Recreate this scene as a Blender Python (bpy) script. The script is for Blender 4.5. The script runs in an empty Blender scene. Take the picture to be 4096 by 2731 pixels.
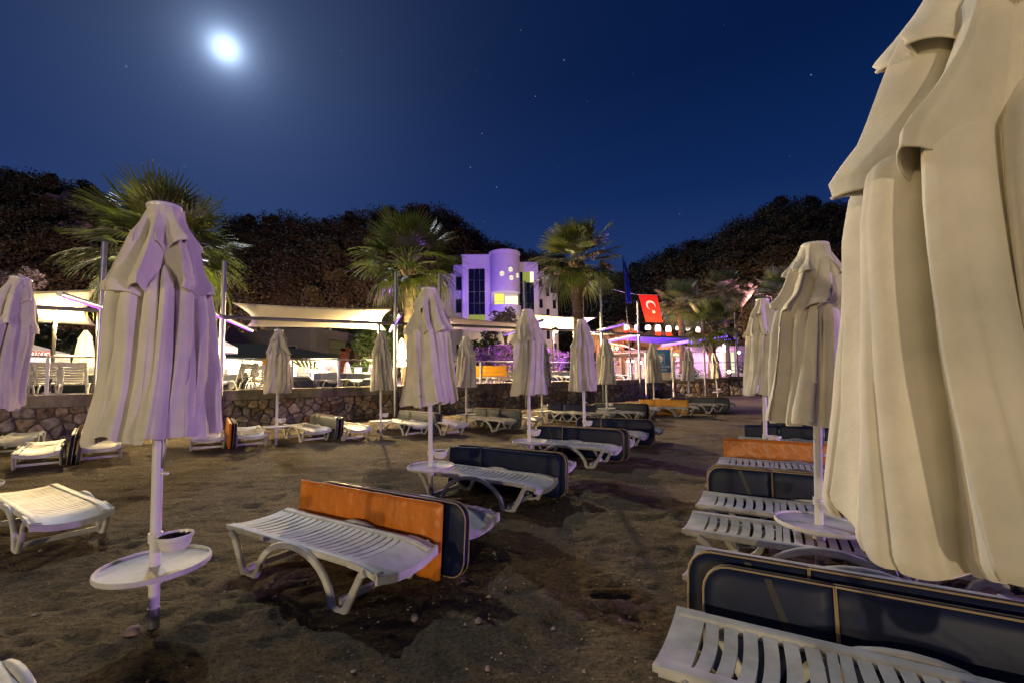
import bpy, math, random
import numpy as np
from mathutils import Vector, Matrix

# ------------------------------------------------------------------ camera, sky, moon, exposure
C = bpy.context.scene.collection
SC = bpy.context.scene
CAM_Z = 1.6
PITCH = math.atan(33 / 455.0)
ROLL = 0.012
_R = Vector((1, 0, 0)); _F = Vector((0, math.cos(PITCH), math.sin(PITCH))); _U = Vector((0, -math.sin(PITCH), math.cos(PITCH)))
CAM_R = _R * math.cos(ROLL) - _U * math.sin(ROLL)
CAM_U = _U * math.cos(ROLL) + _R * math.sin(ROLL)
cam_data = bpy.data.cameras.new('camera')
cam_data.sensor_width = 36.0
cam_data.lens = 36.0 * 455 / 1024
cam_data.clip_end = 6000
cam_data.clip_start = 0.05
cam = bpy.data.objects.new('camera', cam_data)
m = Matrix((CAM_R, CAM_U, -_F)).transposed().to_4x4()
m.translation = Vector((0, 0, CAM_Z))
cam.matrix_world = m
C.objects.link(cam)
SC.camera = cam

def ray(px, py):
    return _F + CAM_R * ((px - 512) / 455.0) + CAM_U * ((341 - py) / 455.0)
def P(px, py, z=0.0):            # a photo position on a level plane
    d = ray(px, py); t = (z - CAM_Z) / d.z
    return Vector((d.x * t, d.y * t, z))
def D(px, py, Y):                # a photo position at a known distance
    d = ray(px, py); t = Y / d.y
    return Vector((d.x * t, Y, CAM_Z + d.z * t))

MOON_DIR = ray(225.5, 48).normalized()

world = bpy.data.worlds.new('World'); SC.world = world; world.use_nodes = True
nt = world.node_tree; nt.nodes.clear()
def N(tree, kind, **kw):
    n = tree.nodes.new(kind)
    for k, v in kw.items():
        if k.startswith('i_'): n.inputs[int(k[2:])].default_value = v
        else: setattr(n, k, v)
    return n
def math_node(tree, op, a=None, b=None, clamp=False):
    n = tree.nodes.new('ShaderNodeMath'); n.operation = op; n.use_clamp = clamp
    for i, x in enumerate((a, b)):
        if x is None: continue
        if isinstance(x, (int, float)): n.inputs[i].default_value = x
        else: tree.links.new(x, n.inputs[i])
    return n.outputs[0]
def build_sky():
    L = nt.links
    tc = N(nt, 'ShaderNodeTexCoord')
    d = tc.outputs['Generated']
    sep = N(nt, 'ShaderNodeSeparateXYZ'); L.new(d, sep.inputs[0])
    ramp = N(nt, 'ShaderNodeValToRGB'); L.new(sep.outputs['Z'], ramp.inputs[0])
    cr = ramp.color_ramp
    cr.elements[0].position = 0.0; cr.elements[0].color = (0.028, 0.054, 0.175, 1)
    cr.elements[1].position = 1.0; cr.elements[1].color = (0.0008, 0.0060, 0.040, 1)
    for p, c in ((0.18, (0.0165, 0.043, 0.160, 1)), (0.36, (0.0045, 0.0215, 0.105, 1)), (0.55, (0.0010, 0.0110, 0.062, 1))):
        e = cr.elements.new(p); e.color = c
    dot = N(nt, 'ShaderNodeVectorMath', operation='DOT_PRODUCT'); L.new(d, dot.inputs[0]); dot.inputs[1].default_value = MOON_DIR
    dv = math_node(nt, 'MINIMUM', dot.outputs['Value'], 0.999999)
    ang = math_node(nt, 'ARCCOSINE', dv)
    def lobe(amp, a0, p):
        q = math_node(nt, 'POWER', math_node(nt, 'DIVIDE', ang, a0), p)
        return math_node(nt, 'DIVIDE', amp, math_node(nt, 'ADD', q, 1.0))
    def col(v, c):
        n = N(nt, 'ShaderNodeVectorMath', operation='SCALE'); n.inputs[0].default_value = c; L.new(v, n.inputs['Scale']); return n.outputs[0]
    tot = ramp.outputs[0]
    for v, c in ((lobe(1.6, 0.021, 3.3), (0.62, 0.82, 1.15)), (lobe(0.21, 0.058, 2.5), (0.50, 0.70, 1.12)), (lobe(0.062, 0.28, 3.0), (0.50, 0.72, 1.25))):
        a = N(nt, 'ShaderNodeVectorMath', operation='ADD'); L.new(tot, a.inputs[0]); L.new(col(v, c), a.inputs[1]); tot = a.outputs[0]
    # stars: sparse points in direction space
    vo = N(nt, 'ShaderNodeTexVoronoi'); vo.inputs['Scale'].default_value = 38.0; L.new(d, vo.inputs['Vector'])
    s = math_node(nt, 'LESS_THAN', vo.outputs['Distance'], 0.047)
    sepc = N(nt, 'ShaderNodeSeparateColor'); L.new(vo.outputs['Color'], sepc.inputs[0])
    br = math_node(nt, 'POWER', sepc.outputs[0], 7.0)
    s = math_node(nt, 'MULTIPLY', s, br)
    s = math_node(nt, 'MULTIPLY', s, 0.30)
    a = N(nt, 'ShaderNodeVectorMath', operation='ADD'); L.new(tot, a.inputs[0]); L.new(col(s, (0.75, 0.9, 1.0)), a.inputs[1]); tot = a.outputs[0]
    bg = N(nt, 'ShaderNodeBackground'); L.new(tot, bg.inputs[0]); bg.inputs[1].default_value = 0.92
    out = N(nt, 'ShaderNodeOutputWorld'); L.new(bg.outputs[0], out.inputs[0])
build_sky()

def light(name, kind, loc, power, color, target=None, **kw):
    l = bpy.data.lights.new(name, kind); l.energy = power; l.color = color
    for k, v in kw.items(): setattr(l, k, v)
    o = bpy.data.objects.new(name, l); C.objects.link(o); o.location = loc
    if target is not None:
        o.rotation_euler = (Vector(target) - Vector(loc)).to_track_quat('-Z', 'Y').to_euler()
    return o
moonlight = light('moonlight', 'SUN', MOON_DIR * 50, 0.95, (0.86, 0.93, 1.0), angle=math.radians(0.6))
MOON_RAY = (MOON_DIR + Vector((0, 0, 0.055))).normalized()
moonlight.rotation_euler = (-MOON_RAY).to_track_quat('-Z', 'Y').to_euler()
# lamps of the promenade behind the photographer and a violet floodlight at the bar on the right
light('promenade_lamp', 'POINT', (-17.0, -13.0, 3.6), 4600, (1.0, 0.76, 0.36), shadow_soft_size=0.30)
light('promenade_lamp', 'POINT', (-4.0, -23.0, 3.6), 6800, (1.0, 0.81, 0.53), shadow_soft_size=0.30)
light('violet_floodlight', 'SPOT', (15.0, 0.2, 1.9), 4600, (0.66, 0.36, 1.0), (-3, 5, 1.5), spot_size=math.radians(52), spot_blend=0.4, shadow_soft_size=0.12)
vs = SC.view_settings
SC.display_settings.display_device = 'sRGB'
vs.view_transform = 'Standard'; vs.look = 'None'; vs.gamma = 1.0; vs.exposure = 0.0; vs.use_curve_mapping = False
SC.cycles.sample_clamp_indirect = 4.0
SC.cycles.max_bounces = 6

# ------------------------------------------------------------------ helpers
def tag(o, label=None, cat=None, group=None, kind=None):
    if label: o['label'] = label
    if cat: o['category'] = cat
    if group: o['group'] = group
    if kind: o['kind'] = kind
    return o
def empty(name, loc=(0, 0, 0), rz=0.0):
    o = bpy.data.objects.new(name, None); C.objects.link(o); o.location = loc; o.rotation_euler = (0, 0, rz); o.empty_display_size = 0.1
    return o
def link(name, me, parent=None):
    o = bpy.data.objects.new(name, me); C.objects.link(o)
    if parent is not None: o.parent = parent; CH.setdefault(parent.name, []).append(o)
    return o
CH = {}                                     # thing -> its parts
def copy_tree(o, parent=None):
    c = o.copy(); C.objects.link(c); c.parent = parent
    if parent is not None: CH.setdefault(parent.name, []).append(c)
    for ch in CH.get(o.name, []): copy_tree(ch, c)
    return c

def rrect(w, h, r=0.0, n=2):
    """rounded rectangle outline, centred"""
    if r <= 0: return [(-w/2, -h/2), (w/2, -h/2), (w/2, h/2), (-w/2, h/2)]
    pts = []
    for cx, cy, a0 in ((w/2-r, -h/2+r, -90), (w/2-r, h/2-r, 0), (-w/2+r, h/2-r, 90), (-w/2+r, -h/2+r, 180)):
        for k in range(n + 1):
            a = math.radians(a0 + 90*k/n); pts.append((cx + r*math.cos(a), cy + r*math.sin(a)))
    return pts

def text_mesh(cu, parent):
    o = bpy.data.objects.new('text', cu); C.objects.link(o); dg = bpy.context.evaluated_depsgraph_get()
    me = bpy.data.meshes.new_from_object(o.evaluated_get(dg)); bpy.data.objects.remove(o)
    o = link('lettering', me, parent); o['kind'] = 'stuff'; return o
class MB:
    def __init__(s): s.v = []; s.f = []; s.mi = []; s.cur = 0
    def add(s, vs, fs):
        b = len(s.v); s.v.extend([tuple(x) for x in vs]); s.f.extend([tuple(b + i for i in f) for f in fs]); s.mi.extend([s.cur]*len(fs)); return b
    def box(s, c, size, rz=0.0, M=None):
        hx, hy, hz = size[0]/2, size[1]/2, size[2]/2
        ca, sa = math.cos(rz), math.sin(rz)
        vs = []
        for z in (-hz, hz):
            for x, y in ((-hx, -hy), (hx, -hy), (hx, hy), (-hx, hy)):
                vs.append((c[0] + x*ca - y*sa, c[1] + x*sa + y*ca, c[2] + z))
        if M is not None: vs = [M @ Vector(v) for v in vs]
        s.add(vs, [(3, 2, 1, 0), (4, 5, 6, 7), (0, 1, 5, 4), (1, 2, 6, 5), (2, 3, 7, 6), (3, 0, 4, 7)])
        return s
    def tube(s, pts, r, n=8, cap=True, closed=False):
        pts = [Vector(p) for p in pts]; k = len(pts)
        rs = r if isinstance(r, (list, tuple)) else [r]*k
        up = None; rings = []
        for i, p in enumerate(pts):
            if closed: t = (pts[(i+1) % k] - pts[i-1])
            else: t = (pts[min(i+1, k-1)] - pts[max(i-1, 0)])
            t.normalize()
            if up is None: up = Vector((0, 0, 1)) if abs(t.z) < 0.9 else Vector((1, 0, 0))
            up = (up - t * up.dot(t)); up.normalize()
            sd = t.cross(up)
            rings.append([p + (up*math.cos(2*math.pi*j/n) + sd*math.sin(2*math.pi*j/n))*rs[i] for j in range(n)])
        vs = [v for q in rings for v in q]; fs = []
        for i in range(k if closed else k-1):
            a = i*n; b = ((i+1) % k)*n
            for j in range(n): fs.append((a+j, b+j, b+(j+1) % n, a+(j+1) % n))
        if cap and not closed: fs.append(tuple(range(n))); fs.append(tuple(range((k-1)*n + n-1, (k-1)*n - 1, -1)))
        s.add(vs, fs); return s
    def lathe(s, prof, n=24, c=(0, 0, 0), cap_top=False, cap_bot=False):
        vs = []; fs = []
        for r, z in prof:
            for j in range(n):
                a = 2*math.pi*j/n; vs.append((c[0] + r*math.cos(a), c[1] + r*math.sin(a), c[2] + z))
        for i in range(len(prof)-1):
            for j in range(n): fs.append((i*n+j, i*n+(j+1) % n, (i+1)*n+(j+1) % n, (i+1)*n+j))
        if cap_bot: fs.append(tuple(range(n-1, -1, -1)))
        if cap_top: fs.append(tuple(range((len(prof)-1)*n, len(prof)*n)))
        s.add(vs, fs); return s
    def sweep(s, pts, sec, nrm_axis='y'):
        """section (across, thickness) swept along a polyline in the xz plane; across = y"""
        k = len(pts); n = len(sec); vs = []; fs = []
        for i in range(k):
            a = Vector(pts[max(i-1, 0)]); b = Vector(pts[min(i+1, k-1)])
            t = (b - a).normalized(); up = Vector((-t.z, 0, t.x)); p = Vector(pts[i])
            if 0 < i < k-1:
                t0 = (p - a).normalized(); c = max(0.5, t0.dot(t))
            else: c = 1.0
            for (y, h) in sec: vs.append(p + Vector((0, y, 0)) + up*(h/c))
        for i in range(k-1):
            for j in range(n): fs.append((i*n+j, i*n+(j+1) % n, (i+1)*n+(j+1) % n, (i+1)*n+j))
        fs.append(tuple(range(n-1, -1, -1))); fs.append(tuple(range((k-1)*n, k*n)))
        s.add(vs, fs); return s
    def prism(s, poly, z0, z1):
        n = len(poly); vs = [(x, y, z0) for x, y in poly] + [(x, y, z1) for x, y in poly]
        fs = [tuple(range(n-1, -1, -1)), tuple(range(n, 2*n))] + [(j, (j+1) % n, n+(j+1) % n, n+j) for j in range(n)]
        s.add(vs, fs); return s
    def grid(s, rows, closed=False):
        k = len(rows); n = len(rows[0]); vs = [v for r in rows for v in r]; fs = []
        for i in range(k-1):
            for j in range(n if closed else n-1): fs.append((i*n+j, i*n+(j+1) % n, (i+1)*n+(j+1) % n, (i+1)*n+j))
        s.add(vs, fs); return s
    def sphere(s, c, r, n=12, m=8, sz=1.0):
        prof = [(r*math.sin(math.pi*i/m) if 0 < i < m else 1e-4, -r*sz*math.cos(math.pi*i/m)) for i in range(m+1)]
        return s.lathe(prof, n, c)
    def mesh(s, name, mats, smooth=False, sharp=None):
        me = bpy.data.meshes.new(name)
        me.from_pydata(s.v, [], s.f)
        if not isinstance(mats, (list, tuple)): mats = [mats]
        for m in mats: me.materials.append(m)
        if len(mats) > 1: me.polygons.foreach_set('material_index', s.mi)
        if smooth or sharp:
            me.polygons.foreach_set('use_smooth', [True]*len(me.polygons))
            if sharp: me.set_sharp_from_angle(angle=math.radians(sharp))
        me.update(); return me
    def build(s, name, mats, parent=None, smooth=False, sharp=None):
        return link(name, s.mesh(name, mats, smooth, sharp), parent)

# ------------------------------------------------------------------ materials
def mat(name, col, rough=0.6, metal=0.0, spec=0.5, noise=None, bump=None, coord='Object', em=None, em_s=0.0, sub=0.0, var=None, stretch=None, sheen=0.0, trans=0.0):
    """noise=(scale, detail, lo, hi): colour multiplied between lo and hi; bump=(scale, strength, detail); var=per-object brightness spread"""
    m = bpy.data.materials.new(name); m.use_nodes = True
    t = m.node_tree; b = t.nodes['Principled BSDF']; L = t.links
    b.inputs['Roughness'].default_value = rough; b.inputs['Metallic'].default_value = metal; b.inputs['Specular IOR Level'].default_value = spec
    b.inputs['Base Color'].default_value = (*col, 1)
    if sheen: b.inputs['Sheen Weight'].default_value = sheen
    if trans: b.inputs['Transmission Weight'].default_value = trans
    if em: b.inputs['Emission Color'].default_value = (*em, 1); b.inputs['Emission Strength'].default_value = em_s
    vec = None
    if noise or bump:
        tc = N(t, 'ShaderNodeTexCoord'); vec = tc.outputs[coord]
        if stretch:
            mp = N(t, 'ShaderNodeMapping'); mp.inputs['Scale'].default_value = stretch; L.new(vec, mp.inputs[0]); vec = mp.outputs[0]
    fac = None
    if noise:
        nn = N(t, 'ShaderNodeTexNoise'); nn.inputs['Scale'].default_value = noise[0]; nn.inputs['Detail'].default_value = noise[1]; nn.inputs['Roughness'].default_value = 0.6
        L.new(vec, nn.inputs['Vector'])
        mr = N(t, 'ShaderNodeMapRange'); mr.inputs[1].default_value = 0.3; mr.inputs[2].default_value = 0.7; mr.inputs[3].default_value = noise[2]; mr.inputs[4].default_value = noise[3]
        L.new(nn.outputs['Fac'], mr.inputs[0]); fac = mr.outputs[0]
    if var:
        oi = N(t, 'ShaderNodeObjectInfo')
        mr = N(t, 'ShaderNodeMapRange'); mr.inputs[3].default_value = var[0]; mr.inputs[4].default_value = var[1]
        L.new(oi.outputs['Random'], mr.inputs[0])
        fac = mr.outputs[0] if fac is None else math_node(t, 'MULTIPLY', fac, mr.outputs[0])
    if fac is not None:
        vm = N(t, 'ShaderNodeVectorMath', operation='SCALE'); vm.inputs[0].default_value = col; L.new(fac, vm.inputs['Scale']); L.new(vm.outputs[0], b.inputs['Base Color'])
    if bump:
        bn = N(t, 'ShaderNodeTexNoise'); bn.inputs['Scale'].default_value = bump[0]; bn.inputs['Detail'].default_value = bump[2] if len(bump) > 2 else 4
        L.new(vec, bn.inputs['Vector'])
        bp = N(t, 'ShaderNodeBump'); bp.inputs['Strength'].default_value = bump[1]; bp.inputs['Distance'].default_value = 0.02
        L.new(bn.outputs['Fac'], bp.inputs['Height']); L.new(bp.outputs[0], b.inputs['Normal'])
    return m
def glow(name, col, s, sampled=False):
    m = bpy.data.materials.new(name); m.cycles.emission_sampling = 'AUTO' if sampled else 'NONE'; m.use_nodes = True; t = m.node_tree; t.nodes.clear()
    e = N(t, 'ShaderNodeEmission'); e.inputs[0].default_value = (*col, 1); e.inputs[1].default_value = s
    o = N(t, 'ShaderNodeOutputMaterial'); t.links.new(e.outputs[0], o.inputs[0]); return m
def leafy(name, col, var=(0.55, 1.35), trans=0.25, rough=0.55, tint2=None):
    m = mat(name, col, rough, noise=(0.6, 2, 0.6, 1.3), var=var)
    t = m.node_tree; b = t.nodes['Principled BSDF']; L = t.links
    tr = N(t, 'ShaderNodeBsdfTranslucent'); tr.inputs[0].default_value = (col[0]*1.1, col[1]*1.15, col[2]*0.8, 1)
    mx = N(t, 'ShaderNodeMixShader'); mx.inputs[0].default_value = trans
    L.new(b.outputs[0], mx.inputs[1]); L.new(tr.outputs[0], mx.inputs[2]); L.new(mx.outputs[0], t.nodes['Material Output'].inputs[0])
    return m

M = {}
M['plastic'] = mat('white_plastic', (0.64, 0.63, 0.59), 0.52, spec=0.32, noise=(5.5, 9, 0.62, 1.10), bump=(60, 0.05), var=(0.93, 1.03))
M['pole'] = mat('white_painted_pole', (0.72, 0.70, 0.68), 0.30, noise=(5, 4, 0.9, 1.03))
M['canvas'] = mat('cream_canvas', (0.74, 0.69, 0.58), 0.88, spec=0.2, noise=(2.2, 8, 0.74, 1.08), bump=(8, 0.5, 7), sheen=0.15, var=(0.9, 1.05))
M['table'] = mat('worn_white_table', (0.58, 0.57, 0.56), 0.6, spec=0.35, noise=(6, 7, 0.70, 1.08), bump=(20, 0.15))
M['foot'] = mat('galvanised_sleeve', (0.30, 0.30, 0.32), 0.45, metal=0.6, noise=(14, 4, 0.7, 1.15))
M['navy'] = mat('navy_vinyl', (0.006, 0.012, 0.044), 0.42, spec=0.2, noise=(4, 4, 0.8, 1.25), bump=(5, 0.2, 4))
M['bluegrey'] = mat('blue_grey_vinyl', (0.038, 0.050, 0.068), 0.45, spec=0.4, noise=(4, 4, 0.75, 1.2), bump=(5, 0.35, 4), var=(0.8, 1.2))  # lighter, greyer blue than the navy vinyl
M['orange'] = mat('orange_vinyl', (0.66, 0.200, 0.016), 0.36, noise=(3, 4, 0.78, 1.1), bump=(4.5, 1.0, 6), stretch=(2.2, 1, 0.9))
M['yellow'] = mat('yellow_vinyl', (0.72, 0.34, 0.020), 0.42, noise=(3, 4, 0.85, 1.08), bump=(5, 0.4, 5))
M['piping'] = mat('tan_piping', (0.34, 0.25, 0.13), 0.6)
M['strap'] = mat('black_strap', (0.012, 0.012, 0.016), 0.35)
M['bowl_in'] = mat('brown_bowl_lining', (0.055, 0.018, 0.012), 0.2, noise=(20, 3, 0.6, 1.4))
M['steel'] = mat('brushed_steel', (0.46, 0.45, 0.44), 0.32, metal=0.85, noise=(3, 3, 0.85, 1.08))
M['greypost'] = mat('grey_painted_post', (0.30, 0.29, 0.28), 0.45, metal=0.25, noise=(2, 3, 0.85, 1.1))
M['beam'] = mat('grey_painted_beam', (0.22, 0.21, 0.20), 0.5, metal=0.2)
M['sail'] = mat('white_sail_cloth', (0.36, 0.335, 0.28), 0.85, spec=0.2, bump=(2.0, 0.25, 3))
M['coping'] = mat('concrete_coping', (0.26, 0.22, 0.16), 0.85, noise=(2.2, 8, 0.35, 1.25), bump=(12, 0.5, 6), stretch=(1, 1, .5))
M['mortar'] = mat('dark_mortar', (0.095, 0.082, 0.064), 0.95, noise=(6, 5, 0.6, 1.3), bump=(25, 0.5, 5))
M['paving'] = mat('terrace_paving', (0.30, 0.26, 0.20), 0.7, noise=(1.2, 5, 0.8, 1.1))
M['darkpost'] = mat('dark_lamp_post', (0.03, 0.028, 0.025), 0.45, metal=0.4)
M['bulb'] = glow('lamp_bulb', (1.0, 0.80, 0.42), 30)
M['bulb_small'] = glow('small_lamp_bulb', (1.0, 0.82, 0.46), 20)
M['bulb_white'] = glow('white_spot_bulb', (0.82, 0.90, 1.0), 20)
M['led'] = glow('violet_led_strip', (0.55, 0.08, 1.0), 4.0, True)
M['led2'] = glow('blue_violet_led_strip', (0.22, 0.08, 1.0), 6.0, True)
M['dark_glass'] = mat('dark_window_glass', (0.006, 0.008, 0.014), 0.12, spec=0.6)
M['stone_grey'] = mat('grey_wall_stone', (0.20, 0.175, 0.14), 0.85, noise=(7, 8, 0.25, 1.8), bump=(14, 0.7, 6), var=(0.6, 1.4))
M['stone_brown'] = mat('brown_wall_stone', (0.25, 0.19, 0.115), 0.85, noise=(7, 8, 0.25, 1.8), bump=(14, 0.7, 6), var=(0.6, 1.3))
M['stone_rust'] = mat('rust_wall_stone', (0.27, 0.165, 0.08), 0.85, noise=(7, 8, 0.25, 1.7), bump=(14, 0.7, 6), var=(0.7, 1.3))
M['stone_pale'] = mat('pale_wall_stone', (0.34, 0.28, 0.20), 0.85, noise=(6, 8, 0.3, 1.6), bump=(14, 0.7, 6), var=(0.7, 1.2))
M['rock'] = mat('pale_rock', (0.34, 0.25, 0.24), 0.9, noise=(9, 6, 0.6, 1.3), bump=(18, 0.8, 6))

def sand_material():
    m = bpy.data.materials.new('coarse_sand'); m.use_nodes = True
    t = m.node_tree; b = t.nodes['Principled BSDF']; L = t.links
    b.inputs['Roughness'].default_value = 0.92; b.inputs['Specular IOR Level'].default_value = 0.25
    tc = N(t, 'ShaderNodeTexCoord'); v = tc.outputs['Object']
    def noise(s, det, rough=0.6, sc=None):
        n = N(t, 'ShaderNodeTexNoise'); n.inputs['Scale'].default_value = s; n.inputs['Detail'].default_value = det; n.inputs['Roughness'].default_value = rough
        if sc:
            mp = N(t, 'ShaderNodeMapping'); mp.inputs['Scale'].default_value = sc; L.new(v, mp.inputs[0]); L.new(mp.outputs[0], n.inputs['Vector'])
        else: L.new(v, n.inputs['Vector'])
        return n.outputs['Fac']
    big = noise(0.55, 6); fine = noise(36, 5, 0.75); grain = noise(120, 3, 0.85)
    ramp = N(t, 'ShaderNodeValToRGB'); L.new(big, ramp.inputs[0])
    ramp.color_ramp.elements[0].position = 0.35; ramp.color_ramp.elements[0].color = (0.125, 0.092, 0.050, 1)
    ramp.color_ramp.elements[1].position = 0.68; ramp.color_ramp.elements[1].color = (0.215, 0.165, 0.094, 1)
    mr = N(t, 'ShaderNodeMapRange'); mr.inputs[1].default_value = 0.40; mr.inputs[2].default_value = 0.60; mr.inputs[3].default_value = 0.32; mr.inputs[4].default_value = 1.75
    L.new(math_node(t, 'ADD', math_node(t, 'MULTIPLY', fine, 0.5), math_node(t, 'MULTIPLY', grain, 0.5)), mr.inputs[0])
    vm = N(t, 'ShaderNodeVectorMath', operation='SCALE'); L.new(ramp.outputs[0], vm.inputs[0]); L.new(mr.outputs[0], vm.inputs['Scale'])
    L.new(vm.outputs[0], b.inputs['Base Color'])
    h = math_node(t, 'ADD', math_node(t, 'MULTIPLY', noise(13, 8, 0.72, (0.8, 1.7, 1)), 1.3), math_node(t, 'MULTIPLY', fine, 0.55))
    bp = N(t, 'ShaderNodeBump'); bp.inputs['Strength'].default_value = 1.0; bp.inputs['Distance'].default_value = 0.06
    L.new(h, bp.inputs['Height']); L.new(bp.outputs[0], b.inputs['Normal'])
    return m
M['sand'] = sand_material()

# ------------------------------------------------------------------ sand, terrace, hills
def perlin(x, y, seed):
    rng = np.random.RandomState(seed); perm = rng.permutation(512); g = rng.rand(512)*2*np.pi
    xi = np.floor(x).astype(int); yi = np.floor(y).astype(int); xf = x - xi; yf = y - yi
    def gr(ix, iy, dx, dy):
        a = g[perm[(ix + perm[iy % 512]) % 512]]; return np.cos(a)*dx + np.sin(a)*dy
    u = xf**3*(xf*(xf*6-15)+10); w = yf**3*(yf*(yf*6-15)+10)
    a = gr(xi, yi, xf, yf); b = gr(xi+1, yi, xf-1, yf); c = gr(xi, yi+1, xf, yf-1); d = gr(xi+1, yi+1, xf-1, yf-1)
    return (a*(1-u)+b*u)*(1-w) + (c*(1-u)+d*u)*w

def sand_height(X, Y):
    r = np.sqrt(X*X + (Y-1)**2)
    fade = np.clip(1.25 - r/40, 0.15, 1)*0.85
    warp = perlin(X*0.6, Y*0.6, 9)*0.9
    h = 0.025*perlin(X*0.45, Y*0.45, 1) + 0.026*perlin(X*1.3+warp, Y*1.5, 2)
    lump = 0.5 - np.abs(perlin(X*2.4+warp, Y*3.4+warp, 3))
    h += 0.022*lump + 0.024*perlin(X*3.6, Y*5.0, 4) + 0.020*perlin(X*8+warp, Y*11, 5) + 0.015*perlin(X*17, Y*21, 6) + 0.010*perlin(X*33, Y*38, 16)
    near = np.clip((7.5 - r)/5, 0, 1)
    foot = np.clip(perlin(X*2.1+3.3, Y*2.6+1.7, 7) - 0.24, 0, 1)
    h -= 0.03*foot*(0.4+0.6*near)
    h += 0.045*np.clip((Y-4)/4, 0, 1)*perlin(X*0.7+Y*0.25, Y*4.2-X*0.5, 8)
    return h*fade

def make_sand():
    n = 660
    a = math.asinh(700/2.2)
    ux = np.linspace(-a, a, n); xs = 2.2*np.sinh(ux)
    uy = np.linspace(math.asinh(-60/2.2), math.asinh(900/2.2), n); ys = 2.2*np.sinh(uy) + 3.0
    X, Y = np.meshgrid(xs, ys)
    Z = sand_height(X, Y)
    rg = random.Random(77)
    for k in range(620):                        # trodden footprints
        fx, fy = rg.uniform(-7, 7.5), 1.6 + 13*rg.random()**1.5; a = rg.uniform(-.6, .9) + (1.57 if rg.random() < .5 else 0); d = rg.uniform(.010, .024)
        i0, i1 = np.searchsorted(xs, (fx-.45, fx+.45)); j0, j1 = np.searchsorted(ys, (fy-.45, fy+.45))
        if i1 <= i0 or j1 <= j0: continue
        U = (X[j0:j1, i0:i1]-fx)*math.cos(a) + (Y[j0:j1, i0:i1]-fy)*math.sin(a); V = -(X[j0:j1, i0:i1]-fx)*math.sin(a) + (Y[j0:j1, i0:i1]-fy)*math.cos(a)
        q = (U/.15)**2 + (V/.065)**2
        Z[j0:j1, i0:i1] += d*(-np.exp(-q**1.5) + .55*np.exp(-(np.sqrt(q)-1.45)**2/.12))
    for (mx, my, mh, ms) in MOUNDS: Z += mh*np.exp(-((X-mx)**2+(Y-my)**2)/ms**2)
    v = np.stack([X, Y, Z], -1).reshape(-1, 3)
    i = np.arange(n-1); I, J = np.meshgrid(i, i, indexing='ij')
    q = np.stack([I*n+J, I*n+J+1, (I+1)*n+J+1, (I+1)*n+J], -1).reshape(-1, 4)
    me = bpy.data.meshes.new('beach_sand')
    me.vertices.add(len(v)); me.vertices.foreach_set('co', v.ravel())
    me.loops.add(q.size); me.loops.foreach_set('vertex_index', q.ravel().astype(np.int32))
    me.polygons.add(len(q)); me.polygons.foreach_set('loop_start', np.arange(0, q.size, 4, dtype=np.int32)); me.polygons.foreach_set('loop_total', np.full(len(q), 4, dtype=np.int32))
    me.polygons.foreach_set('use_smooth', np.ones(len(q), dtype=bool))
    me.update(); me.validate(); me.materials.append(M['sand'])
    tag(link('beach_sand', me), 'dark coarse sand of the beach with ripples and footprints', kind='structure')
MOUNDS = [(-2.25, 2.85, 0.05, 0.35), (-1.06, 5.75, 0.04, 0.4), (2.35, 3.5, 0.05, 0.4), (3.8, 6.6, 0.05, 0.5), (-7.2, 12.9, 0.08, 0.6), (-3.8, 13.1, 0.10, 0.7), (-1.4, 14.2, 0.08, 0.6)]
make_sand()

TZ = 1.16                                   # terrace level
WALL_K = 0.82; WALL_C = 22.14               # wall face: Y = C + K X
def wall_y(x): return WALL_C + WALL_K*x
WD = Vector((1, WALL_K, 0)).normalized()    # along the wall
WN = Vector((WALL_K, -1, 0)).normalized()   # out of the wall, towards the beach
def wall_at_px(px):                         # where a sight line meets the wall face
    k = (px - 512)/455.0; y = WALL_C/(1 - WALL_K*k); return Vector((k*y, y, 0))
X_END = 6.6; X_BEG = -22.0
def wp(x, off=0.0, z=0.0):                  # point on the wall line, off metres out of it
    return Vector((x, wall_y(x), z)) + WN*off
b = MB()
far = [(wp(X_BEG, -0.30).x, wp(X_BEG, -0.30).y), (wp(X_END, -0.30).x, wp(X_END, -0.30).y), (9.0, 31.8), (30, 33.2), (140, 60), (160, 200), (-170, 200), (-120, 20)]
b.prism(far, -0.4, TZ)
tag(b.build('terrace', M['paving']), 'paved hotel terrace raised above the beach', kind='structure')

M['hillside'] = mat('dark_hillside_scrub', (0.030, 0.026, 0.014), 0.95, noise=(0.12, 6, 0.5, 1.5), bump=(0.5, 0.8, 6))
class Hill:
    def __init__(s, ridge, Rd, Bd, drop=5.0):
        s.r = ridge; s.Rd = Rd; s.Bd = Bd; s.drop = drop
    def ridge_z(s, px):
        xs = [p[0] for p in s.r]; ys = [p[1] for p in s.r]
        py = float(np.interp(px, xs, ys)); return D(px, py, s.Rd).z - s.drop
    def pt(s, px, t):
        Y = s.Bd + (s.Rd - s.Bd)*t; k = (px-512)/455.0
        zr = s.ridge_z(px); z = TZ + (zr - TZ)*max(t, 0)**0.85
        if t > 1: z = zr - (t-1)*s.Rd*0.5
        return Vector((k*Y, Y, z))
    def build(s, name, label, nx=70, ny=22):
        rng = random.Random(len(s.r)); rows = []
        for j in range(ny+7):
            t = j/ny; row = []
            for i in range(nx+1):
                px = s.r[0][0] + (s.r[-1][0]-s.r[0][0])*i/nx
                p = s.pt(px, t); p += Vector((rng.uniform(-1, 1), rng.uniform(-1, 1), rng.uniform(-0.7, 0.7)))*(0.6 if j else 0)
                if j == 0: p.z = TZ - 0.6
                row.append(p)
            rows.append(row)
        b = MB(); b.grid(rows); tag(b.build(name, M['hillside'], smooth=True), label, kind='structure')
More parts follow.
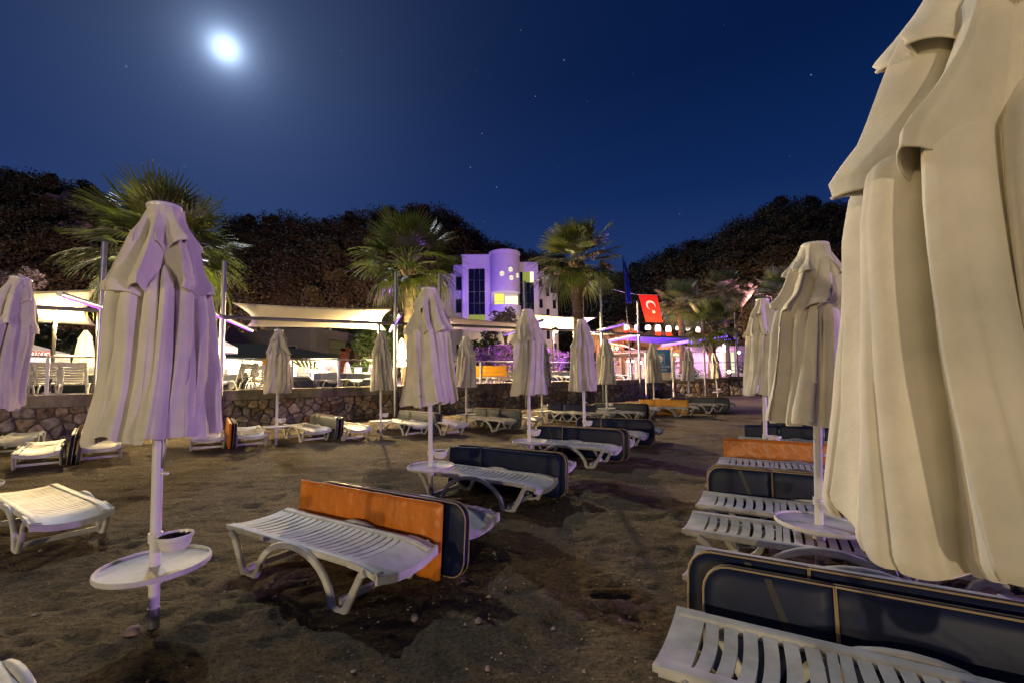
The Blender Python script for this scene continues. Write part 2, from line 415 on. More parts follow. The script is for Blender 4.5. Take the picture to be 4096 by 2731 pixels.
hill_a = Hill([(-520, 140), (-300, 160), (-60, 165), (0, 172), (26, 174), (57, 181), (87, 188), (110, 200), (150, 215), (200, 238), (260, 265), (320, 300)], 125, 62)
hill_b = Hill([(196, 252), (222, 221), (244, 219), (278, 219), (313, 225), (340, 219), (366, 214), (392, 208), (418, 206), (444, 214), (470, 232), (492, 245), (514, 252), (560, 262), (620, 290), (660, 320)], 175, 85)
hill_c = Hill([(560, 300), (600, 285), (636, 270), (653, 262), (679, 250), (714, 236), (749, 222), (775, 208), (797, 200), (827, 205), (853, 207), (900, 190), (1000, 170), (1150, 150), (1400, 160)], 165, 75)
hill_a.build('hill', 'dark wooded hill with pale rock at far side of beach')
hill_b.build('hill', 'dark pine covered ridge behind the white hotel')
hill_c.build('hill', 'dark wooded hill rising behind the lit beach bar')

# ------------------------------------------------------------------ closed beach umbrellas
def interp(x, xs, ys): return float(np.interp(x, xs, ys))
class Folds:
    def __init__(s, seed, K=8):
        r = random.Random(seed); s.K = K
        s.th = [2*math.pi*k/K + r.uniform(-2.3, 2.3)/K for k in range(K)]
        s.a = [1 + r.uniform(-.11, .10) for _ in range(K)]
        s.lean = [r.uniform(-.9, .9) for _ in range(K)]
        s.deep = [r.uniform(.75, 1.15) for _ in range(K)]
        s.ph = [r.uniform(0, 6.28) for _ in range(K)]
        s.drop = [r.uniform(-1, 1) for _ in range(K)]
        s.tw = r.uniform(-.35, .35)
        s.sub = [r.choice((0.0, 0.25, 0.5)) for _ in range(K)]
    def at(s, u):
        """u in [0,K): angle, lobe 0..1, index weights"""
        k = int(u) % s.K; f = u - int(u)
        t0 = s.th[k]; t1 = s.th[(k+1) % s.K]
        if t1 < t0: t1 += 2*math.pi
        lobe = abs(math.cos(math.pi*f))
        w = f; i0, i1 = k, (k+1) % s.K
        mixf = lambda arr: arr[i0]*(1-w) + arr[i1]*w
        own = arr_i = i0 if f < .5 else i1
        return t0 + (t1-t0)*f, lobe, f, own, mixf
def canopy_surface(fd, prof, N_, seed, hem_drop=0.0, lift=0.0, wr=0.012, sharp=0.62):
    """prof: list of (z, r_out, r_in, lean)"""
    rows = []
    zs = [p[0] for p in prof]; n = len(prof)
    ztop, zbot = zs[0], zs[-1]
    cr = np.random.RandomState(seed+7); off = cr.rand()*50
    for i, (z, ro, ri, ln) in enumerate(prof):
        t = (ztop - z)/(ztop - zbot); row = []; row_q = []
        for j in range(N_):
            th, lobe, f, own, mx = fd.at(fd.K*j/N_)
            lb = lobe**sharp if sharp < 1 else (.82*abs(1-2*f) + .18*lobe)**.9
            amp = fd.a[own]; amp = 1 + (amp-1)*lobe
            dp = 1 + (fd.deep[int(fd.K*j/N_) % fd.K] - 1)*(1-lobe)
            r = ri/dp + (ro*amp - ri/dp)*lb
            s2 = fd.sub[own]*lobe*(1-lobe)*4
            r -= s2*0.13*t*ro
            mk = 1 + (own*7 % 3)*.5; r -= 0.040*ro*t*(1 - abs(math.sin(math.pi*(2*mk*f + .35*t*fd.lean[own] + fd.ph[own]))))**3*min(1, lobe*2)
            r += wr*t*math.sin(3.1*th + 5*t + fd.ph[own])*lobe + wr*0.7*t*math.sin(9*th + 7*t*math.cos(th))
            da = fd.tw*t*t + ln*fd.lean[own]*(3.9/fd.K)*math.sin(math.pi*2*f if f < .5 else math.pi*2*(1-f))
            row_q.append((th*ro*6.0 + off, z*2.2 + th*2.0, z*5.0 - th*3, t))
            zz = z + (t**3)*(hem_drop*(1-lobe) + lift*fd.drop[own]*lobe)
            row.append((r, th+da, zz))
        q = np.array(row_q)
        d = 0.016*perlin(q[:, 0]*.55, q[:, 1]*.8, 200+seed % 50) + 0.011*(0.5 - np.abs(perlin(q[:, 0]*1.1 + q[:, 2]*.35, q[:, 1]*.9, 230+seed % 50)))
        edge = np.minimum(1, np.arange(N_)/14.0)*np.minimum(1, (N_-1-np.arange(N_))/14.0)
        row = [((r + dd*min(1, t*3)*e)*math.cos(a), (r + dd*min(1, t*3)*e)*math.sin(a), zz) for (r, a, zz), dd, e in zip(row, d, edge)]
        rows.append(row)
    return rows
def tier(prof_pts, fd, N_, seed, m, name, parent, drop, lift, steps, hem=0.008, wr=0.010, sharp=1.0):
    prof = []
    zs = [p[0] for p in prof_pts]; ts = [(zs[0]-z)/(zs[0]-zs[-1]) for z in zs]
    for i in range(steps+1):
        t = i/steps
        prof.append((interp(t, ts, zs), interp(t, ts, [p[1] for p in prof_pts]), interp(t, ts, [p[2] for p in prof_pts]), interp(t, ts, [p[3] for p in prof_pts])))
    rows = canopy_surface(fd, prof, N_, seed, drop, lift, wr, sharp)
    b = MB()
    if hem:
        # rolled hem: the sheet turns under at the edge
        last = rows[-1]; c2 = []; c3 = []; c4 = []
        for x, y, z in last:
            L_ = math.hypot(x, y)
            c2.append((x*(1+hem/L_), y*(1+hem/L_), z-hem*0.9)); c3.append((x*(1+hem*0.2/L_), y*(1+hem*0.2/L_), z-hem*1.9)); c4.append((x*(1-hem*1.0/L_), y*(1-hem*1.0/L_), z-hem*0.6))
        rows += [c2, c3, c4]
    b.grid(rows, closed=True)
    return b.build(name, m, parent, smooth=True)

UMB = []
def make_umbrella(seed, N_=168, open_=1.0, top=2.75, hem=1.25, K=8, KS=12):
    root = empty('beach_umbrella')
    r = random.Random(seed)
    s = (top - hem)/1.5
    zz = lambda z: hem + (z - 1.25)*s          # canopy heights for a 2.75 m umbrella
    o = open_
    fd = Folds(seed, KS)
    tier([(zz(2.32), .16*o, .06, 0), (zz(2.18), .285*o, .14*o, .3), (zz(2.05), .305*o, .165*o, .6), (zz(1.8), .315*o, .185*o, .9), (zz(1.55), .335*o, .21*o, 1.1), (zz(1.36), .360*o, .235*o, 1.2), (zz(1.27), .372*o, .25*o, 1.2), (zz(1.245), .362*o, .245*o, 1.2)],
         fd, N_, seed, M['canvas'], 'canopy', root, -0.015, 0.045, 36 if N_ < 200 else 64, hem=0.0, wr=0.018, sharp=.40)
    fd2 = Folds(seed+50, K)
    tier([(zz(2.66), .11, .08, 0), (zz(2.53), .195*o, .110*o, .3), (zz(2.40), .245*o, .125*o, .6), (zz(2.28), .295*o, .130*o, .9), (zz(2.225), .335*o, .130*o, 1), (zz(2.195), .348*o, .135*o, 1), (zz(2.18), .335*o, .135*o, 1)], fd2, N_, seed+1, M['canvas'], 'lower_vent_flap', root, -0.16, 0.04, 18, hem=0.007, wr=.016)
    fd3 = Folds(seed+90, K); fd3.th = [t + r.uniform(-.06, .06) for t in fd2.th]
    tier([(zz(2.735), .093, .088, 0), (zz(2.66), .132*o, .095, .2), (zz(2.58), .180*o, .105*o, .4), (zz(2.525), .222*o, .105*o, .7), (zz(2.50), .238*o, .105*o, .8), (zz(2.49), .228*o, .105*o, .8)], fd3, N_, seed+2, M['canvas'], 'upper_vent_flap', root, -0.11, 0.025, 14, hem=0.007, wr=.010)
    b = MB(); b.lathe([(0.0005, top+.012), (.06, top+.010), (.094, top), (.099, top-.008), (.097, top-.026), (.085, top-.03)], 28)
    b.build('top_cap', M['pole'], root, sharp=35)
    b = MB(); b.tube([(0, 0, 0.16), (0, 0, top-.05)], .030, 16); b.build('pole', M['pole'], root, sharp=50)
    b = MB(); b.tube([(0, 0, -.15), (0, 0, .165)], .033, 16); b.build('ground_sleeve', M['foot'], root, sharp=50)
    # little round table clamped on the pole
    tz = .42
    b = MB(); b.lathe([(.031, tz-.012), (.28, tz-.012), (.300, tz-.008), (.304, tz+.006), (.300, tz+.022), (.292, tz+.022), (.288, tz+.008), (.28, tz+.004), (.031, tz+.004)], 48)
    b.build('table_top', M['table'], root, sharp=35)
    b = MB(); b.lathe([(.031, tz-.11), (.042, tz-.108), (.046, tz-.012), (.031, tz-.012)], 16); b.build('table_collar', M['pole'], root, sharp=40)
    a = r.uniform(-1.2, 0.2)
    b = MB(); b.tube([(0.03*math.cos(a), 0.03*math.sin(a), tz-.07), (.085*math.cos(a), .085*math.sin(a), tz-.075)], .008, 8); b.sphere((.088*math.cos(a), .088*math.sin(a), tz-.075), .014, 8, 6); b.build('clamp_knob', M['pole'], root, smooth=True)
    # ashtray bowl hung on a collar
    bz = .60; ba = r.uniform(-1.4, -0.2)
    bx, by = .135*math.cos(ba), .135*math.sin(ba)
    b = MB(); b.lathe([(.028, bz-.085), (.06, bz-.075), (.083, bz-.045), (.092, bz-.005), (.098, bz+.0), (.100, bz+.018), (.094, bz+.020), (.090, bz+.004)], 28, c=(bx, by, 0), cap_bot=True)
    bowl = b.build('ashtray_bowl', M['pole'], root, sharp=40)
    b = MB(); b.lathe([(.090, bz+.004), (.083, bz-.03), (.060, bz-.058), (.001, bz-.066)], 24, c=(bx, by, 0)); b.build('bowl_lining', M['bowl_in'], bowl, smooth=True)
    b = MB(); b.lathe([(.031, bz-.03), (.040, bz-.03), (.040, bz+.025), (.031, bz+.025)], 16); b.build('bowl_collar', M['pole'], root, sharp=40)
    # chain and peg that hold the runner
    a = r.uniform(-.6, .5); ca, sa = math.cos(a)*.034, math.sin(a)*.034
    b = MB(); b.tube([(ca, sa, hem-.22), (ca*1.5, sa*1.5, hem-.12), (ca*1.45, sa*1.45, hem+.05)], .006, 6); b.build('chain', M['foot'], root, smooth=True)
    b = MB(); b.tube([(0.02*math.cos(a), .02*math.sin(a), hem-.25), (.075*math.cos(a), .075*math.sin(a), hem-.255)], .010, 8); b.build('peg', M['pole'], root, smooth=True)
    return root
GU = 'closed cream beach umbrellas on the sand'
def put_umbrella(root, x, y, label, sc=1.0, rz=0.0, tilt=(0, 0), z=0.0):
    root.location = (x, y, z); root.rotation_euler = (tilt[0], tilt[1], rz); root.scale = (sc, sc, sc)
    tag(root, label, 'umbrella', GU)
# individual nearest ones
p = P(153, 634); put_umbrella(make_umbrella(11, 240, .94), p.x, p.y, 'closed cream umbrella tinted violet, with wet white table, in front of the big left palm', rz=0.35, tilt=(0, -0.014))
put_umbrella(make_umbrella(23, 560, 1.40, 2.86, 1.12, 9, 12), 1.50, 1.32, 'huge closed cream umbrella cut off by the frame, hanging over the navy cushions', rz=0.9, tilt=(0.0, -0.03))
p = P(820, 580); put_umbrella(make_umbrella(37, 240, .90, 2.62, 1.20), p.x, p.y, 'closed cream umbrella whose table stands over the empty lounger beside the huge umbrella', rz=0.0, tilt=(0, 0.045))
p = P(431, 499); put_umbrella(make_umbrella(41, 200, .94), p.x, p.y, 'closed umbrella with round table, standing behind the orange cushion', rz=1.2, tilt=(0, -0.02))
UV = [make_umbrella(s, 144, o) for s, o in ((53, .86), (67, .82), (79, .90))]
used_uv = [False]*3
def more_umbrella(k, x, y, label, **kw):
    o = UV[k] if not used_uv[k] else copy_tree(UV[k])
    used_uv[k] = True
    put_umbrella(o, x, y, label, **kw)
def by_top(px, pytop, H=2.75):               # stand point of an umbrella from where its top shows
    d = ray(px, pytop); t = (H - CAM_Z)/d.z; return d.x*t, d.y*t
for k, px, py, H, lab, kw in (
    (0, 757, 298.5, 2.75, 'closed umbrella with brown lined bowl beside the orange cushion of the right row', dict(rz=.4, tilt=(0, .045))),
    (1, 780, 328, 2.75, 'closed umbrella half hidden behind the two tall umbrellas of the right row', dict(rz=2.4, tilt=(0, .01))),
    (2, 527.5, 309.5, 2.75, 'closed umbrella with table, in front of the round hotel tower', dict(rz=1.4)),
    (1, 582, 319.5, 2.75, 'closed umbrella in front of the trunk of the right hand tall palm', dict(rz=.2)),
    (0, 541, 338, 2.75, 'slim closed umbrella half hidden behind the one before the hotel tower', dict(rz=2.1)),
    (2, 605, 339, 2.75, 'closed umbrella beside the grey post at the corner of the stone wall', dict(rz=.9)),
    (1, 652, 343, 2.75, 'closed umbrella covering part of the blue notice panel', dict(rz=1.7, tilt=(0, -.01))),
    (0, 687, 347.5, 2.75, 'closed umbrella just right of the blue notice panel', dict(rz=2.9, tilt=(0, -.01))),
    (2, 716, 352.5, 2.75, 'farthest closed umbrella, in front of the low palm trunk', dict(rz=.5, tilt=(0, -.08))),
    (0, 279, 329.5, 2.75, 'closed umbrella at the stone wall in front of the grey flat roofed building', dict(rz=1.1)),
    (1, 381.5, 332.5, 2.75, 'closed umbrella at the stone wall under the bright middle terrace lamp', dict(rz=2.2)),
    (2, 466, 336.5, 2.75, 'closed umbrella at the stone wall below the violet lit flowering bush', dict(rz=.1)),
):
    x, y = by_top(px, py, H); more_umbrella(k, x, y, lab, **kw)
more_umbrella(1, -6.02, 5.0, 'closed violet lit umbrella cut by the left edge, above the parasol with lettering', rz=.7, z=.07, tilt=(0, .14))

# ------------------------------------------------------------------ sun loungers
def deck_z(x, y, raised):
    base = .345 - (.030 + (.018*min(1, max(0, (x-.45)/.4))))*(1 - min(1, (abs(y)/.28)**2.2))
    if x > .66: base -= .55*(x-.66)**2
    return base
HINGE = -.22
def bend(v, raised):
    x, y, z = v
    if raised and x < HINGE:
        a = math.radians(raised); dx = x - HINGE; dz = z - .335
        return (HINGE + dx*math.cos(a) + dz*math.sin(a), y, .335 - dx*math.sin(a) + dz*math.cos(a))
    return v
def strip(x0, x1, y0, y1, th, raised, nx=1, ny=8, skew=0.0, lip=None):
    """dished slab between x0..x1, y0..y1"""
    b = MB(); top = []; bot = []
    for j in range(ny+1):
        y = y0 + (y1-y0)*j/ny; rt = []; rb = []
        for i in range(nx+1):
            x = x0 + (x1-x0)*i/nx + skew*(1-(y/.22)**2)
            z = deck_z(x, y, raised); rt.append(bend((x, y, z), raised)); rb.append(bend((x, y, z-th), raised))
        top.append(rt); bot.append(rb)
    W = nx+1; H = ny+1
    b.add([v for r in top for v in r] + [v for r in bot for v in r], [])
    off = W*H; F = []
    for j in range(ny):
        for i in range(nx):
            a = j*W+i; F.append((a, a+1, a+W+1, a+W)); F.append((off+a, off+a+W, off+a+W+1, off+a+1))
    for i in range(nx):
        F.append((i, off+i, off+i+1, i+1)); a = ny*W+i; F.append((a, a+1, off+a+1, off+a))
    for j in range(ny):
        a = j*W; F.append((a, a+W, off+a+W, off+a)); a = j*W+nx; F.append((a, off+a, off+a+W, a+W))
    b.f = F; b.mi = [0]*len(F)
    return b
SLATS = []
def make_lounger(single_slats=True, raised=0):
    root = empty('sun_lounger')
    pl = M['plastic']
    # long side rails
    for s in (-1, 1):
        sec = [(y, h) for y, h in rrect(.075, .050, .016, 3)]
        b = MB()
        xs = [-.90, -.60, HINGE-.01, HINGE+.01, .1, .45, .66, .80, .91]
        def rail(x):
            p = bend((x, 0, deck_z(x, .26, 0) - .020), raised); return p
        if raised:
            b.sweep([rail(x) for x in xs[:3]], [(y + s*.252, h) for y, h in sec]); b.build('back_rail', pl, root, sharp=35); b = MB()
            b.sweep([rail(x) for x in xs[3:]], [(y + s*.252, h) for y, h in sec])
        else:
            b.sweep([rail(x) for x in xs], [(y + s*.252, h) for y, h in sec])
        b.build('side_rail', pl, root, sharp=35)
    # end plates
    b = strip(-.925, -.78, -.285, .285, .030, raised, 2, 10); b.build('head_panel', pl, root, sharp=35)
    b = strip(.655, .925, -.30, .30, .040, raised, 6, 12); b.build('foot_panel', pl, root, sharp=35)
    b = MB()
    rows = []
    for j in range(13):
        y = -.30 + .6*j/12; e = .010 + .026*max(0, abs(y)/.3 - .80)/.20
        z = deck_z(.925, y, 0)
        rows.append([(.918, y, z+e*.35), (.935, y, z+e*.35), (.948, y, z-.006), (.945, y, z-.060), (.925, y, z-.062), (.918, y, z-.03)])
    b.grid(rows); b.add(rows[0], [tuple(range(6))]); b.add(rows[-1], [tuple(range(5, -1, -1))]); b.build('foot_lip', pl, root, sharp=45)
    b = strip(HINGE-.045, HINGE-.004, -.216, .216, .02, raised, 1, 8); b.build('hinge_bar', pl, root, sharp=35)
    b = strip(HINGE+.004, HINGE+.05, -.216, .216, .02, 0, 1, 8); b.build('hinge_bar', pl, root, sharp=35)
    n = 0; joined = MB()
    xs = [(-.772 + i*.0845, raised) for i in range(6)] + [(HINGE+.066 + i*.0735, 0) for i in range(11)]
    for x, rs in xs:
        w = .060 if x < HINGE else .0525
        b = strip(x, x+w, -.218, .218, .014, rs, 1, 8, skew=.012)
        if single_slats: b.build('slat', pl, root, sharp=40)
        else: joined.add(b.v, b.f)
    if not single_slats: tag(joined.build('slats', pl, root, sharp=40), kind='stuff')
    # moulded leg frames
    arc = [(.05 + .385*math.cos(a), .005 + .335*math.sin(a)) for a in [math.radians(180 - i*180/16) for i in range(17)]]
    pts = [(-.80, .305), (-.74, .27), (-.60, .03), (-.55, .004), (-.47, .004)] + [(-.43 + .0, .03)] + [(x*1.18-.01, z) for x, z in arc[1:-1]] + [(.50, .03), (.53, .004), (.60, .004), (.65, .03), (.80, .285), (.84, .31)]
    for s in (-1, 1):
        b = MB(); sec = [(y + s*.305, h) for y, h in rrect(.042, .052, .015, 3)]
        b.sweep([(x, 0, z) for x, z in pts], sec); b.build('leg_frame', pl, root, sharp=40)
    for x in (-.57, .565):
        b = MB(); b.box((x, 0, .055), (.03, .57, .045)); b.build('cross_bar', pl, root)
    if raised:
        b = MB(); x = HINGE - .45*math.cos(math.radians(raised)); z = .335 + .45*math.sin(math.radians(raised))
        b.tube([(x, -.2, z-.03), (x-.16, -.2, .3)], .014, 8); b.tube([(x, .2, z-.03), (x-.16, .2, .3)], .014, 8)
        tag(b.build('back_support', pl, root, smooth=True), kind='stuff')
    return root
L_near = make_lounger(True); L_far = make_lounger(False); L_up = make_lounger(False, 58)
used_l = {}
GL = 'white plastic sun loungers on the sand'
def put_lounger(proto, loc, ang, label, group=GL, z=None):
    o = proto if id(proto) not in used_l else copy_tree(proto)
    used_l[id(proto)] = 1
    o.location = (loc[0], loc[1], loc[2] if z is None else z); o.rotation_euler = (0, 0, ang)
    return tag(o, label, 'sun lounger', group)
A1 = math.radians(-31); A2 = math.radians(-30)
def axis(a): return Vector((math.cos(a), math.sin(a), 0))
def side(a): return Vector((-math.sin(a), math.cos(a), 0))
# name: (pixel of deck end, which end, angle, near?, label)
LOUNGERS = {
 'O1': (407.5, 553, 1, A1, 1, 'empty white lounger in front of the orange cushion'),
 'O2': (479, 517, 1, A1, 1, 'white lounger whose foot end shows behind the orange cushion'),
 'L1': (74, 511, 1, A1 - .03, 1, 'yellow lit white lounger cut by the left edge, beside the violet umbrella pole'),
 'M1': (545.6, 479, 1, A1, 1, 'white lounger behind the round table, with navy cushions along it'),
 'M1b': (566, 462, 1, A1, 0, 'white lounger showing its foot behind the navy cushions next to the round table'),
 'M2': (615, 445.5, 1, A1, 0, 'white lounger in the middle of the sand before two rounded navy cushions'),
 'M2b': (629, 439, 1, A1, 0, 'white lounger almost hidden behind the two rounded navy cushions'),
 'M3': (644, 432, 1, A1, 0, 'white lounger before the long navy cushion nearest the wall row'),
 'M3b': (659.5, 427.5, 1, A1, 0, 'white lounger showing only its foot behind the long navy cushion'),
 'W0': (14, 438, 1, math.radians(-50), 0, 'white lounger cut by the left edge at the foot of the stone wall'),
 'W1': (37, 449.5, 1, math.radians(-48), 0, 'white lounger left of the upright blue cushion near the stone wall'),
 'W1b': (101, 443.5, 1, math.radians(-48), 0, 'white lounger under the hem of the violet umbrella by the wall'),
 'W2': (208, 435, 1, math.radians(-56), 0, 'white lounger left of the thin orange cushion seen edge on'),
 'W2b': (253, 432, 1, math.radians(-56), 0, 'white lounger right of the thin orange cushion seen edge on'),
 'W3': (319, 427.5, 1, math.radians(-47), 0, 'white lounger beside the first grey blue cushions at the wall'),
 'W3b': (361, 426, 1, math.radians(-47), 0, 'white lounger right of the first grey blue cushions at the wall'),
 'W4': (422, 422.5, 1, math.radians(-43), 0, 'white lounger behind the pole of the umbrella with round table'),
 'W4b': (459.6, 421.7, 1, math.radians(-43), 0, 'white lounger showing its foot right of that pole by the wall'),
 'W5': (510, 418.5, 1, math.radians(-37), 0, 'white lounger at the wall below the violet bushes'),
 'W5b': (536, 416.3, 1, math.radians(-37), 0, 'white lounger foot right of the tower umbrella, at the wall'),
 'W6': (593.6, 412, 1, math.radians(-31), 0, 'white lounger at the wall before the dark blue folded cushion'),
 'W6b': (611.8, 411.5, 1, math.radians(-31), 0, 'white lounger behind the dark blue folded cushion at the wall'),
 'W7': (643, 411, 1, math.radians(-25), 0, 'white lounger before the pale grey cushion near the wall corner'),
 'W7b': (659, 408, 1, math.radians(-25), 0, 'white lounger between the pale grey cushion and the yellow cushion'),
 'W8': (687.7, 406.5, 1, math.radians(-24), 0, 'white lounger in front of the yellow cushion'),
 'W8b': (698, 405.3, 1, math.radians(-24), 0, 'white lounger just behind the yellow cushion'),
 'W9': (717, 403.2, 1, math.radians(-22), 0, 'white lounger before the farthest dark cushions'),
 'W9b': (726, 402.3, 1, math.radians(-22), 0, 'white lounger foot beyond the farthest dark cushions'),
 'W10': (734, 401.5, 1, math.radians(-22), 0, 'farthest white lounger, with a dark pad, beside the right row umbrellas'),
 'R1': (667, 631, -1, A2, 1, 'large white lounger with open slots in the bottom corner, before navy cushions'),
 'R2': (688, 518, -1, A2, 1, 'white lounger without cushion under the round table of the right row'),
 'R3': (700, 496, -1, A2, 1, 'white lounger before the rounded navy cushions of the right row'),
 'R4': (718, 459, -1, A2, 0, 'white lounger along the orange cushion of the right row'),
 'R5': (738, 437.5, -1, A2, 0, 'white lounger showing between the orange and the square navy cushion'),
 'R6': (757, 429, -1, A2, 0, 'white lounger end beyond the square navy cushion'),
}
LPOS = {}
for key, (px, py, end, a, near, lab) in LOUNGERS.items():
    p = P(px, py, .345); c = p - axis(a)*(.92*end)
    LPOS[key] = (c, a)
    put_lounger(L_near if near else L_far, (c.x, c.y, 0), a, lab)
c, a = LPOS['R1']; q = c + side(a)*.98 - axis(a)*.04; put_lounger(L_near, (q.x, q.y, 0), a, 'white lounger mostly hidden behind the big navy cushions in the corner')
c, a = LPOS['R3']; q = c + side(a)*.86 - axis(a)*.02; put_lounger(L_far, (q.x, q.y, 0), a, 'white lounger behind the rounded navy cushions of the right row')
q = P(20, 671, .345) - axis(A1)*.06 - side(A1)*.305
put_lounger(L_near, (q.x, q.y, 0), A1, 'white lounger of which only a leg arch shows in the lower corner')

# ------------------------------------------------------------------ cushions standing on edge
def make_cushion(vinyl, rounded=True, th=.07, h=.56, L=1.82, split=-.30, strap=True, label_parts=False):
    root = empty('lounger_cushion')
    rc = .13 if rounded else .02
    def pad(x0, x1, rl, rr):
        """outline in xz with rounded outer corners, bulged faces"""
        pts = []
        def corner(cx, cz, a0, r):
            if r <= 0.021: pts.append((cx, cz)); return
            for k in range(6):
                a = math.radians(a0 + 90*k/5); pts.append((cx + r*math.cos(a), cz + r*math.sin(a)))
        rl_, rr_ = (rc if rl else .0), (rc if rr else .0)
        corner(x1-rr_, 0+rr_, -90, rr_); corner(x1-rr_, h-rr_, 0, rr_); corner(x0+rl_, h-rl_, 90, rl_); corner(x0+rl_, rl_, 180, rl_)
        # resample outline so that long edges can bulge
        out = []
        for i in range(len(pts)):
            p, q = pts[i], pts[(i+1) % len(pts)]; d = math.dist(p, q); n = max(1, int(d/.09))
            for k in range(n): out.append((p[0] + (q[0]-p[0])*k/n, p[1] + (q[1]-p[1])*k/n))
        cx, cz = (x0+x1)/2, h/2
        b = MB(); rings = []
        rg = random.Random(int((x0+5)*1000))
        for (f, y) in ((.0, -1.15), (.45, -1.12), (.80, -1.05), (.955, -.85), (1.0, -.55), (1.0, .55), (.955, .85), (.80, 1.05), (.45, 1.12), (.0, 1.15)):
            rings.append([(cx + (x-cx)*(f if f else .001), y*th/2, cz + (z-cz)*(f if f else .001)) for x, z in out])
        rings = [[(x, y + rg.uniform(-.0015, .0015), z) for x, y, z in r] for r in rings]
        b.grid(rings, closed=True)
        return b, out
    for x0, x1, l, r in ((-L/2, split-.004, True, False), (split+.004, L/2, False, True)):
        b, out = pad(x0, x1, l, r); p = b.build('pad', vinyl, root, sharp=55)
        if rounded:
            for s in (-1, 1):
                t = MB(); t.tube([(x, s*th*.42, z) for x, z in out], .0055, 6, closed=True); t.build('piping', M['piping'], p, smooth=True)
    if not rounded and split == 0.0:
        for o in list(CH[root.name]): CH[root.name].remove(o); bpy.data.objects.remove(o)
        b = MB(); nx, nz = 110, 36; X, Z = np.meshgrid(np.linspace(-L/2, L/2, nx), np.linspace(0, h, nz))
        def wr(sd):
            w = 0.011*perlin(X*7 + Z*3, Z*2.2 - X*1.4, sd) + 0.008*(0.5 - np.abs(perlin(X*11 - Z*7, Z*6 + X*3, sd+1))) + 0.004*perlin(X*22 + Z*16, Z*14, sd+2)
            e = np.minimum(np.minimum(X + L/2, L/2 - X)/.05, np.minimum(Z, h - Z)/.05); return w, np.sqrt(np.clip(e, 0, 1)*(2-np.clip(e, 0, 1)))
        rows = []
        wf, ed = wr(61); wb, _ = wr(71); top = 0.010*perlin(X[0]*3.1, X[0]*0, 81)
        F = [[(X[j, i], -th*.5*(.25 + .75*ed[j, i]) - th*.12*ed[j, i]*math.sin(math.pi*Z[j, i]/h) + wf[j, i]*ed[j, i], Z[j, i] + top[i]*Z[j, i]/h) for i in range(nx)] for j in range(nz)]
        B = [[(X[j, i], th*.5*(.25 + .75*ed[j, i]) + wb[j, i]*ed[j, i], Z[j, i] + top[i]*Z[j, i]/h) for i in range(nx)] for j in range(nz)]
        b.grid([list(reversed(r)) for r in F]); b.grid(B)
        rim = [F[0][i] for i in range(nx)] + [F[j][-1] for j in range(1, nz)] + [F[-1][i] for i in range(nx-2, -1, -1)] + [F[j][0] for j in range(nz-2, 0, -1)]
        rib = [B[0][i] for i in range(nx)] + [B[j][-1] for j in range(1, nz)] + [B[-1][i] for i in range(nx-2, -1, -1)] + [B[j][0] for j in range(nz-2, 0, -1)]
        b.grid([rim, rib], closed=True); b.build('pad', vinyl, root, sharp=70)
        b = MB(); b.tube([Vector(F[-1][i]) + Vector((0, .004, .004)) for i in range(0, nx, 3)], .006, 6); b.build('seam', vinyl, root, smooth=True)
    if strap and rounded:
        b = MB(); b.grid([[(-L/2+.30 + dx + .10*k/5, -th*.60, h*.97 - .5*h*k/5) for dx in (0, .035)] for k in range(6)])
        b.build('strap', M['strap'], root)
    return root
CP = {}
GC = 'lounger cushions standing on edge between loungers'
def cushion(kind, loc, ang, lean, label):
    if kind not in CP:
        o = CP[kind] = {'navy': lambda: make_cushion(M['navy']), 'square_navy': lambda: make_cushion(M['navy'], False),
             'bluegrey': lambda: make_cushion(M['bluegrey']), 'orange': lambda: make_cushion(M['orange'], False, .055, .58, 1.80, .0),
             'yellow': lambda: make_cushion(M['yellow'], False, .07, .58)}[kind]()
    else: o = copy_tree(CP[kind])
    o.location = loc; o.rotation_euler = (-lean, 0, ang)
    tag(o, label, 'cushion', GC); return o
def by(key, off, kind, label, lean=.10, along=0.0, z=0.02, turn=0.0):
    c, a = LPOS[key]; q = c + side(a)*off + axis(a)*along
    return cushion(kind, (q.x, q.y, z), a + turn, lean, label)
by('O1', .375, 'orange', 'wrinkled orange vinyl cushion standing behind the front lounger', .07, .0, z=.0)
by('O1', .475, 'navy', 'navy cushion with tan piping standing behind the wrinkled orange one', .08, .16)
by('M1', .39, 'square_navy', 'shiny navy cushion standing behind the lounger at the round table', .08, .02)
by('M1', .50, 'navy', 'second navy cushion behind the shiny one at the round table', .09, .05)
by('M2', .39, 'navy', 'front one of two rounded navy cushions in the middle of the sand', .08, .04)
by('M2', .52, 'navy', 'rear one of two rounded navy cushions in the middle of the sand', .10, .10)
by('M3', .40, 'navy', 'long rounded navy cushion nearest the wall row', .12, .12)
by('W1', .42, 'navy', 'dark navy cushion standing edge on near the wall, below the railing loungers', .08, .05)
by('W1', .54, 'bluegrey', 'blue grey cushion next to the dark navy one near the wall', .10, .0)
by('W2', .40, 'orange', 'orange cushion seen edge on beside the wall', .04, .0)
by('W2', .50, 'navy', 'dark cushion edge on, touching the orange one by the wall', .04, .0)
by('W3', .40, 'bluegrey', 'blue grey cushion behind the lounger left of the lamp lit umbrella', .08, .05)
by('W3', .52, 'navy', 'dark navy cushion behind the blue grey one left of the lamp lit umbrella', .10, .1)
by('W4', .40, 'bluegrey', 'blue grey cushion behind the pole of the middle umbrella', .10, .05)
by('W4', .52, 'bluegrey', 'dull blue cushion leaning behind that one at the middle umbrella', .14, .1)
by('W5', .40, 'bluegrey', 'blue grey cushion with pale piping below the violet bushes', .08, .05)
by('W5', .51, 'bluegrey', 'rear blue cushion at the wall below the violet bushes', .12, .0)
by('W6', .40, 'square_navy', 'dark blue folded cushion at the wall beside the tower umbrella', .10, -.05)
